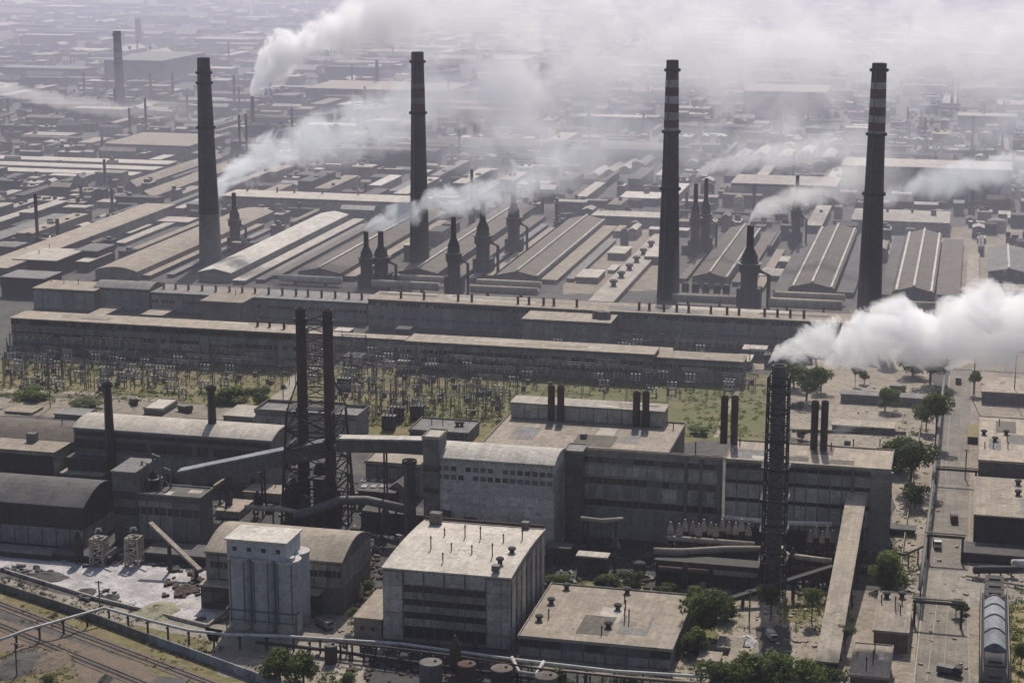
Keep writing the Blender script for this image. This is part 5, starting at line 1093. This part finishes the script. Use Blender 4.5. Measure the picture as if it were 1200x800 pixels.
# ------------------------------------------------------------------ trees
def crown_mesh(seed, m, rad, n, flat=.8):
    rr = random.Random(seed); vs_, fs = [], []; lobes = []
    for k in range(9):
        a = rr.uniform(0, 6.28); d = rr.uniform(.1, .75) * rad
        lobes.append((Vector((d * math.cos(a), d * math.sin(a), rr.uniform(-.5, .55) * rad * flat)), rad * rr.uniform(.28, .52)))
    for _ in range(n):
        c, lr = rr.choice(lobes); v = Vector((rr.gauss(0, 1), rr.gauss(0, 1), rr.gauss(0, .8))).normalized() * lr * rr.uniform(.6, 1.05)
        p = c + v; s = rad * rr.uniform(.05, .1); u = Vector((rr.gauss(0, 1), rr.gauss(0, 1), rr.gauss(0, 1))).normalized(); q = u.cross(v if v.length else Vector((0, 0, 1)))
        if q.length < 1e-3: continue
        q.normalize(); i = len(vs_); vs_ += [p - u * s, p + q * s * .7, p + u * s, p - q * s * .7]; fs.append((i, i + 1, i + 2, i + 3))
    me = bpy.data.meshes.new('crown'); me.from_pydata([tuple(v) for v in vs_], [], fs); me.materials.append(M[m]); return me
CR = [crown_mesh(20 + i, ('leaf_a', 'leaf_b', 'leaf_c', 'leaf_a', 'leaf_b')[i], 1.0, 2600) for i in range(5)]
def trunk_mesh(seed):
    rr = random.Random(seed); e = MB(); e.tube([(0, 0, 0), (.02, 0, .4), (.0, .03, 1.0)], .07, 7)
    for k in range(5):
        a = k * 1.26 + rr.uniform(-.3, .3); e.tube([(0, 0, .55 + k * .07), (.25 * math.cos(a), .25 * math.sin(a), .9 + k * .05), (.5 * math.cos(a), .5 * math.sin(a), 1.15 + k * .06)], .028, 5)
    return mesh('trunk', e.v, e.f, 'bark')
TR = [trunk_mesh(i) for i in range(3)]
nt_ = 0
def tree(px, yg, wpx, hpx, label, group=None, k=None, name='tree', cat='tree'):
    global nt_
    p = G(px, yg); s = ppm(yg); rad = wpx / 2 / s; h = Zat(p, yg - hpx); k = nt_ % 5 if k is None else k; nt_ += 1
    r = root(name, p, label, cat, group, R.uniform(0, 6))
    rz = min(rad * 1.0, h * .62); zc = h - rz * .8
    link('crown', CR[k], r, (0, 0, max(zc, rz * .6)), (rad * 1.15, rad * 1.15, rz))
    if cat == 'tree': link('trunk', TR[nt_ % 3], r, (0, 0, 0), (rad * .9, rad * .9, max(zc, 1) * .9))
    return r
for a in ((1041, 690, 52, 42, 'round green tree beside the small brick shed and sloping conveyor', 1), (823, 744, 60, 54, 'dense green tree against the side of the wide low workshop', 0), (813, 720, 36, 34, 'green tree behind the corner of the wide low workshop', 1), (846, 726, 34, 26, 'loose tree reaching from the workshop towards the white heaps', 0),
          (817, 765, 36, 30, 'green tree at the near end of the workshop wall', 1), (903, 727, 30, 42, 'dark tree growing at the foot of the lattice flue', 2), (951, 730, 24, 40, 'slender tree between lattice flue and sloping conveyor', 0), (990, 765, 20, 32, 'narrow tree beside the low end of the sloping conveyor', 2),
          (1067, 575, 50, 60, 'big dark tree between the front hall end and overhead pipeline', 2), (1056, 552, 54, 36, 'bushy grey-green tree behind the big dark tree', 0), (1072, 595, 30, 28, 'smaller tree at the foot of the big dark tree', 2), (1090, 449, 50, 50, 'large green tree beyond the long low store', 0), (1070, 440, 36, 30, 'tree next to the large green tree beyond the long low store', 2), (1037, 482, 30, 28, 'lone green tree in the pale lot', 1),
          (1096, 522, 36, 60, 'tall tree behind the overhead pipeline', 0), (1085, 505, 28, 32, 'grey-green tree touching the tall tree behind the pipeline', 2), (1103, 478, 24, 22, 'small dark tree at the top of the overhead pipeline', 2), (1142, 462, 18, 28, 'tree at the corner of the low garage', 1), (1172, 464, 26, 14, 'low tree before the low garage', 0), (1002, 452, 12, 22, 'thin tree beside the pale lot track', 2), (1013, 450, 14, 16, 'small light tree beside the thin tree', 1),
          (945, 470, 40, 40, 'grey leafless-looking tree behind the lattice flue', 2), (930, 455, 30, 30, 'hazy tree behind the top of the lattice flue', 2), (962, 460, 26, 28, 'hazy tree farther behind the lattice flue', 0), (328, 797, 46, 38, 'bright green roadside bush-like tree by the railway wall', 1), (356, 800, 44, 38, 'bright green tree beside the dark upright tank', 1), (60, 812, 22, 22, 'bright bush at the bottom edge by the outer railway', 1), (408, 806, 22, 18, 'yellow-green shrub at the bottom edge below the tanks', 1),
          (843, 808, 54, 36, 'leafy foreground tree at the bottom edge before the tan conveyor, nearest the workshop', 0), (875, 812, 62, 48, 'largest leafy foreground tree at the bottom edge', 1), (912, 814, 58, 46, 'leafy foreground tree beside the largest one', 0), (942, 814, 54, 42, 'leafy foreground tree below the tan conveyor end', 1), (970, 815, 42, 32, 'leafy foreground tree closest to the brick shed', 0),
          (655, 805, 34, 22, 'green tree under the pipe loop by the workshop', 1), (735, 804, 26, 14, 'low green tree under the near pipeline', 0), (1196, 783, 22, 30, 'green tree at the picture edge beside the arched gallery', 1), (1120, 722, 18, 20, 'small tree beside the road portal', 0)):
    tree(a[0], a[1], a[2], a[3], a[4], k=a[5])
for i, (x, y, w_, h_, l) in enumerate(((655, 686, 30, 14, 'green shrub behind the workshop beside the furnace building'), (708, 690, 34, 16, 'green shrub next to the low brown tank house'), (740, 690, 30, 20, 'sandy green shrub in front of the bunker'), (780, 695, 28, 14, 'green shrub at the rear corner of the workshop'), (412, 738, 14, 26, 'creeper-like shrub on the lean-to corner'), (432, 700, 14, 20, 'green shrub behind the lean-to'),
        (270, 472, 44, 18, 'dark green bush beside the switchyard path'), (303, 474, 30, 20, 'round dark bush at the sandy path'), (255, 474, 26, 14, 'low bush before the slim dark stack'), (35, 468, 36, 14, 'green bush behind the low tan shed'), (100, 478, 40, 9, 'low dark bushes along the dirt path'), (1130, 718, 14, 12, 'bright shrub below the road portal'), (940, 515, 14, 12, 'bush at the green field edge'), (820, 508, 26, 10, 'low green bush on the field beside the paired stacks'))):
    tree(x, y, w_, h_, l, k=i % 5, name='shrub', cat='shrub')
# far woods, one mass each
def woods(name, x0, x1, y0, y1, n, m):
    vs_, fs = [], []; rr = random.Random(n)
    for _ in range(n):
        c = G(rr.uniform(x0, x1), rr.uniform(y0, y1)); s = rr.uniform(3, 7)
        for _ in range(26):
            v = Vector((rr.gauss(0, 1), rr.gauss(0, 1), abs(rr.gauss(0, .8)))).normalized() * s; p = c + v; u = Vector((rr.gauss(0, 1), rr.gauss(0, 1), rr.gauss(0, 1))).normalized() * s * .45; q = u.cross(v).normalized() * s * .4
            i = len(vs_); vs_ += [p - u, p + q, p + u, p - q]; fs.append((i, i + 1, i + 2, i + 3))
    me = bpy.data.meshes.new(name); me.from_pydata([tuple(v) for v in vs_], [], fs); me.materials.append(M[m]); tag(link(name, me), kind='stuff')
def weeds(label, polys, n, m, sz):
    vs_, fs = [], []; rr = random.Random(n)
    for _ in range(n):
        x0, x1, y0, y1 = rr.choice(polys); px, py = rr.uniform(x0, x1), rr.uniform(y0, y1); c = G(px, py)
        if clash(c.x - .5, c.x + .5, c.y - .5, c.y + .5, .3): continue
        s = rr.uniform(.5, 1) * sz
        for _ in range(16):
            v = Vector((rr.gauss(0, 1), rr.gauss(0, 1), abs(rr.gauss(0, .7)))) * s * .6; p = c + v; u = Vector((rr.gauss(0, 1), rr.gauss(0, 1), rr.gauss(0, 1))).normalized() * s * .3; q = u.cross(Vector((rr.gauss(0, 1), rr.gauss(0, 1), rr.gauss(0, 1)))).normalized() * s * .25
            i = len(vs_); vs_ += [p - u, p + q, p + u, p - q]; fs.append((i, i + 1, i + 2, i + 3))
    me = bpy.data.meshes.new('weeds'); me.from_pydata([tuple(v) for v in vs_], [], fs); me.materials.append(M[m]); tag(link('weeds', me), label, kind='stuff')
def debris(label, polys, n, m, s0, s1):
    e = MB(); rr = random.Random(n * 3 + 1)
    for _ in range(n):
        x0, x1, y0, y1 = rr.choice(polys); g_ = G(rr.uniform(x0, x1), rr.uniform(y0, y1))
        if clash(g_.x - .3, g_.x + .3, g_.y - .3, g_.y + .3, .2): continue
        L = rr.uniform(s0, s1); a_ = rr.uniform(0, 6.28); d = Vector((math.cos(a_), math.sin(a_), rr.uniform(-.1, .25))) * L; z = Vector((0, 0, L * .2))
        e.bar(g_ + z - d * .5, g_ + z + d * .5, L * rr.uniform(.3, .8), L * rr.uniform(.2, .5))
    tag(e.build('debris', m), label, kind='stuff')
debris('dark scrap and lumps scattered on the dusty yard', [(5, 45, 662, 676), (45, 60, 668, 684), (95, 140, 692, 706), (205, 235, 682, 698), (85, 190, 650, 664), (195, 235, 655, 672)], 260, 'dark_grey', .5, 2.2)
debris('rusty scrap among the pipes and tanks', [(380, 620, 752, 800), (190, 240, 655, 700), (690, 900, 672, 692), (920, 985, 660, 700), (420, 450, 640, 700)], 260, 'rust_dark', .5, 2.5)
debris('pale rubble scattered over the yards and road edges', [(860, 960, 715, 770), (1060, 1135, 640, 800), (930, 1085, 440, 540), (1050, 1080, 560, 690), (300, 440, 705, 800), (1140, 1200, 660, 690), (0, 330, 462, 490)], 420, 'hood_tan', .3, 1.4)
debris('grey crates and machine parts in the sooty courts', [(250, 430, 570, 612), (400, 510, 560, 660), (640, 770, 640, 690), (780, 980, 640, 690), (140, 250, 620, 660)], 420, 'steel', .6, 2.6)
weeds('scrub growing through the switchyard', [(0, 340, 418, 456), (400, 900, 432, 470), (420, 590, 470, 500), (800, 900, 460, 512), (0, 260, 458, 472)], 1100, 'leaf_b', 1.2)
weeds('dry dark scrub among the switchyard posts', [(0, 340, 410, 456), (400, 900, 425, 470), (420, 590, 470, 500)], 700, 'leaf_dry', 1.1)
weeds('weeds along the foreground buildings', [(636, 800, 678, 694), (790, 880, 690, 790), (600, 1000, 784, 812), (290, 420, 780, 812), (410, 440, 690, 745), (1040, 1075, 640, 720), (1180, 1200, 690, 800), (1040, 1100, 480, 640), (930, 1000, 700, 740)], 900, 'leaf_b', 1.2)
weeds('verge weeds along the railway', [(0, 60, 676, 700), (60, 160, 705, 738), (160, 260, 745, 785), (0, 90, 755, 800), (20, 120, 700, 730)], 500, 'leaf_dry', .8)
woods('woods', -10, 1210, 20, 190, 260, 'leaf_c'); woods('woods', 180, 330, 48, 76, 170, 'leaf_c'); woods('woods', -20, 160, 4, 30, 160, 'leaf_c'); woods('woods', 600, 1220, 2, 40, 330, 'leaf_c'); 
# ------------------------------------------------------------------ smoke plumes and haze (real volumes)
def fcurve(t, x, pts):
    f = nn(t, 'ShaderNodeFloatCurve'); c = f.mapping.curves[0]
    while len(c.points) > 2: c.points.remove(c.points[1])
    c.points[0].location = pts[0]; c.points[1].location = pts[-1]
    for q in pts[1:-1]: c.points.new(*q)
    f.mapping.use_clip = False; f.mapping.update(); t.links.new(x, f.inputs['Value']); return f.outputs[0]
def mth(t, op, a, b=None, c=None, clamp=False):
    m = nn(t, 'ShaderNodeMath'); m.operation = op; m.use_clamp = clamp
    for s, v in zip(m.inputs, (a, b, c)):
        if v is None: continue
        if hasattr(v, 'is_output'): t.links.new(v, s)
        else: s.default_value = v
    return m.outputs[0]
def lerp_pts(pts, u):
    for (u0, v0), (u1, v1) in zip(pts, pts[1:]):
        if u <= u1: return v0 + (v1 - v0) * (u - u0) / max(1e-9, u1 - u0)
    return pts[-1][1]
def plume(label, Y, stations, dens, color, freq, amp=1.1, sharp=3.0, aniso=.35, drift=0.0, name='smoke', step=1.0, ysq=1.0):
    """stations: (px, py, radius px, relative density); the plume drifts along +X from its stack at depth Y"""
    P = [GY(s[0], s[1], Y) for s in stations]
    x0, x1 = P[0].x, P[-1].x; L = x1 - x0
    sc_ = [F / (q - Vector((0, 0, H))).dot(fw) for q in P]
    U = [(q.x - x0) / L for q in P]; Z = [q.z for q in P]; RR = [s[2] / k for s, k in zip(stations, sc_)]; D = [s[3] for s in stations]
    zr = 200.0; rr = max(RR)
    zp = [(u, z / zr) for u, z in zip(U, Z)]; rp = [(u, q / rr) for u, q in zip(U, RR)]; dp = [(u, d) for u, d in zip(U, D)]
    vs_, fs = [], []; n = 14; K = 22
    for k in range(K + 1):
        u = k / K; z = lerp_pts(zp, u) * zr; q = lerp_pts(rp, u) * rr * 1.3 + .3
        for i in range(n):
            a = 2 * math.pi * i / n; vs_.append((x0 + L * u + (-.5 if k == 0 else 0), Y + drift * u + q * math.cos(a) * ysq, max(z + q * math.sin(a), .6)))
    for k in range(K):
        for i in range(n): j = (i + 1) % n; fs.append((k * n + i, k * n + j, (k + 1) * n + j, (k + 1) * n + i))
    fs += [tuple(range(n)), tuple(K * n + i for i in range(n))]
    m = bpy.data.materials.new('smoke'); m.use_nodes = True; t = m.node_tree; t.nodes.clear()
    out = nn(t, 'ShaderNodeOutputMaterial'); pv = nn(t, 'ShaderNodeVolumePrincipled'); t.links.new(pv.outputs[0], out.inputs['Volume'])
    pv.inputs['Color'].default_value = (*color, 1); pv.inputs['Anisotropy'].default_value = aniso
    g = nn(t, 'ShaderNodeNewGeometry'); s = nn(t, 'ShaderNodeSeparateXYZ'); t.links.new(g.outputs['Position'], s.inputs[0])
    u = mth(t, 'DIVIDE', mth(t, 'SUBTRACT', s.outputs[0], x0), L)
    zc = mth(t, 'MULTIPLY', fcurve(t, u, zp), zr); ra = mth(t, 'MULTIPLY', fcurve(t, u, rp), rr)
    dz = mth(t, 'SUBTRACT', s.outputs[2], zc)
    dy = mth(t, 'DIVIDE', mth(t, 'SUBTRACT', s.outputs[1], mth(t, 'MULTIPLY_ADD', u, drift, Y)), ysq)
    d = mth(t, 'DIVIDE', mth(t, 'SQRT', mth(t, 'ADD', mth(t, 'MULTIPLY', dz, dz), mth(t, 'MULTIPLY', dy, dy))), ra)
    no = nn(t, 'ShaderNodeTexNoise'); no.inputs['Scale'].default_value = freq; no.inputs['Detail'].default_value = 5; no.inputs['Roughness'].default_value = .7; no.inputs['Distortion'].default_value = .6
    t.links.new(g.outputs['Position'], no.inputs['Vector'])
    nz = mth(t, 'MULTIPLY', mth(t, 'SUBTRACT', no.outputs[0], .5), amp * 2)
    core = mth(t, 'MULTIPLY', mth(t, 'ADD', mth(t, 'SUBTRACT', .85, d), nz), sharp, None, True)
    edge = mth(t, 'MULTIPLY', mth(t, 'SUBTRACT', 1.28, d), 4.0, None, True)
    den = mth(t, 'MULTIPLY', mth(t, 'MULTIPLY', core, edge), mth(t, 'MULTIPLY', fcurve(t, u, dp), dens))
    t.links.new(den, pv.inputs['Density'])
    me = bpy.data.meshes.new('smoke'); me.from_pydata(vs_, [], fs)
    bm = bmesh.new(); bm.from_mesh(me); bmesh.ops.recalc_face_normals(bm, faces=bm.faces); bm.to_mesh(me); bm.free()
    me.materials.append(m); o = link(name, me)
    m.cycles.volume_step_rate = step * 1.3
    return tag(o, label, None, None, 'stuff')
WH = (.995, .995, 1.0); BL = (.93, .96, 1.0)
plume('dense white steam streaming from the lattice flue', G(905, 692).y, [(901, 424, 4, 1), (912, 412, 13, 1), (940, 403, 25, 1), (985, 400, 31, 1), (1040, 395, 39, 1), (1095, 386, 47, .9), (1150, 378, 52, .8), (1260, 369, 57, .7)], .28, WH, .07, 1.9, 8, step=.03)
plume('dense white root of the biggest smoke at the tan far stack', G(297, 158).y, [(293, 114, 2, 1), (299, 100, 14, 1), (308, 84, 26, 1), (320, 70, 34, 1), (336, 62, 28, 1), (355, 50, 22, .9), (380, 42, 26, .7), (410, 32, 34, .5), (450, 15, 46, .35), (500, 4, 50, 0)], .14, WH, .05, 2.0, 6, step=.05)
plume('spreading tail of the biggest white smoke', G(297, 158).y, [(370, 40, 8, 0), (410, 28, 30, 1), (460, 10, 60, 1), (520, 5, 75, .8), (640, 15, 85, .6), (800, 25, 90, .5), (1000, 40, 85, .35), (1260, 50, 90, .25)], .022, WH, .024, 1.9, 2.5, step=.08)
plume('broad pale smoke bank hanging behind the tall chimneys', G(600, 175).y, [(380, 150, 14, 0), (470, 128, 40, .5), (560, 112, 60, 1), (640, 108, 62, 1), (740, 92, 66, .6), (860, 80, 70, .55), (1000, 72, 76, .5), (1260, 70, 80, .5)], .036, WH, .016, 1.9, 2.2, step=.1)
plume('thin bluish veil of smoke over the works behind the second and third tall chimneys', G(600, 240).y, [(250, 190, 10, 0), (380, 175, 30, .6), (520, 165, 40, 1), (640, 160, 44, 1), (780, 165, 44, .8), (920, 170, 42, .8), (1060, 172, 40, .8), (1260, 170, 40, .6)], .013, BL, .018, 2.0, 2, step=.12)
plume('bluish smoke drifting from the foot of the leftmost tall chimney', G(250, 300).y, [(240, 236, 5, .6), (252, 222, 16, 1), (275, 203, 22, .9), (310, 186, 26, .6), (360, 168, 32, .4), (430, 145, 42, .25), (520, 110, 50, 0)], .12, BL, .06, 1.8, 3.5, step=.08)
plume('bluish smoke from the two small scrubbers', G(430, 336).y, [(427, 270, 3, 1), (440, 262, 10, .9), (465, 250, 16, .8), (510, 240, 22, .6), (560, 228, 26, .45), (630, 210, 34, .25), (720, 190, 40, 0)], .13, BL, .06, 1.8, 3.5, step=.08)
plume('white smoke from the big dark steeple scrubber', G(877, 358).y, [(876, 264, 3, 1), (884, 250, 9, 1), (905, 238, 15, .8), (940, 228, 22, .5), (990, 215, 28, .3), (1060, 200, 34, 0)], .16, WH, .06, 1.7, 3.5, step=.08)
plume('white smoke from the pair of steeple scrubbers', G(814, 300).y, [(812, 214, 3, 1), (822, 202, 8, 1), (850, 192, 12, .7), (900, 182, 18, .5), (970, 172, 24, .3), (1050, 160, 28, 0)], .10, WH, .05, 1.4, 3, step=.08)
plume('bluish smoke drifting before the huge dark hall', G(1019, 364).y, [(1015, 245, 6, .5), (1040, 232, 16, .8), (1080, 218, 22, .9), (1130, 208, 26, .8), (1180, 200, 30, .5), (1260, 190, 34, .4)], .09, BL, .05, 1.7, 3, step=.1)
plume('brownish white smoke band over the far works', G(60, 150).y, [(-60, 92, 10, 1), (0, 104, 10, 1), (40, 112, 10, .9), (90, 122, 11, .6), (150, 128, 13, .4), (240, 132, 18, 0)], .07, (.95, .93, .9), .03, 1.4, 3, step=.1)
plume('faint wisp of smoke rising behind the furnace building', G(550, 630).y, [(540, 602, 4, .8), (546, 590, 8, .8), (558, 578, 10, .7), (580, 566, 14, .4), (620, 555, 18, 0)], .30, WH, .14, 1.5, 2.5, step=.12)
plume('thin white thread of smoke on the short stack', G(630, 238).y, [(628.5, 200, 1.5, 1), (630.5, 186, 3, 1), (633, 172, 4, .8), (637, 160, 6, 0)], .12, WH, .12, .6, 2.5, step=.15)
plume('faint bluish smoke over the pale lot behind the front hall', G(985, 515).y, [(970, 512, 4, .8), (985, 503, 9, .8), (1010, 494, 10, .5), (1050, 488, 12, 0)], .04, BL, .1, 1.2, 2.5, step=.15)
# smog bank lying over the far works: a closed low cloud with a sloping, uneven top, even density
m = bpy.data.materials.new('smog'); m.use_nodes = True; t = m.node_tree; t.nodes.clear()
out = nn(t, 'ShaderNodeOutputMaterial'); pv = nn(t, 'ShaderNodeVolumePrincipled'); t.links.new(pv.outputs[0], out.inputs['Volume'])
pv.inputs['Color'].default_value = (.84, .845, 1.0, 1); pv.inputs['Anisotropy'].default_value = .35; pv.inputs['Density'].default_value = .00062
nx, ny = 40, 36; top_, bot = [], []; rs = random.Random(5)
for j in range(ny + 1):
    for i in range(nx + 1):
        x = -3600 + 7200 * i / nx; y = 700 + 6300 * (j / ny) ** 1.7; side = min(1, max(0, (x + .24 * y + 500) / 1000))
        hgt_ = min(1, max(0, (y - 700 + 150 * side) / 1350)) * (112 + 40 * side) + 8 * math.sin(x * .004 + y * .002) * min(1, max(0, (y - 900) / 900))
        edge_ = 0 if i in (0, nx) or j in (0, ny) else 1
        top_.append((x, y, .9 + max(.3, hgt_) * edge_)); bot.append((x, y, .4))
N = len(top_); fs = []
for j in range(ny):
    for i in range(nx):
        a = j * (nx + 1) + i; fs.append((a, a + 1, a + nx + 2, a + nx + 1)); fs.append((N + a, N + a + nx + 1, N + a + nx + 2, N + a + 1))
rim = [i for i in range(nx + 1)] + [j * (nx + 1) + nx for j in range(1, ny + 1)] + [ny * (nx + 1) + i for i in range(nx - 1, -1, -1)] + [j * (nx + 1) for j in range(ny - 1, 0, -1)]
for k in range(len(rim)): p_, q_ = rim[k], rim[(k + 1) % len(rim)]; fs.append((p_, q_, N + q_, N + p_))
me = bpy.data.meshes.new('smog'); me.from_pydata(top_ + bot, [], fs)
bm = bmesh.new(); bm.from_mesh(me); bmesh.ops.recalc_face_normals(bm, faces=bm.faces); bm.to_mesh(me); bm.free()
me.materials.append(m); tag(link('smog', me), 'thin lavender smog lying over the far works', kind='stuff')
# air: one closed haze box
m = bpy.data.materials.new('haze'); m.use_nodes = True; t = m.node_tree; t.nodes.clear()
out = nn(t, 'ShaderNodeOutputMaterial'); pv = nn(t, 'ShaderNodeVolumePrincipled'); t.links.new(pv.outputs[0], out.inputs['Volume'])
pv.inputs['Color'].default_value = (.84, .845, 1.0, 1); pv.inputs['Density'].default_value = .00006; pv.inputs['Anisotropy'].default_value = .35
v = [(x, y, z) for x in (-9500, 9500) for y in (-800, 15500) for z in (-1, 207)]
f = [(0, 1, 3, 2), (4, 6, 7, 5), (0, 4, 5, 1), (2, 3, 7, 6), (0, 2, 6, 4), (1, 5, 7, 3)]
me = bpy.data.meshes.new('haze'); me.from_pydata(v, [], f); bm = bmesh.new(); bm.from_mesh(me); bmesh.ops.recalc_face_normals(bm, faces=bm.faces); bm.to_mesh(me); bm.free()
me.materials.append(m); tag(link('haze', me), kind='stuff')
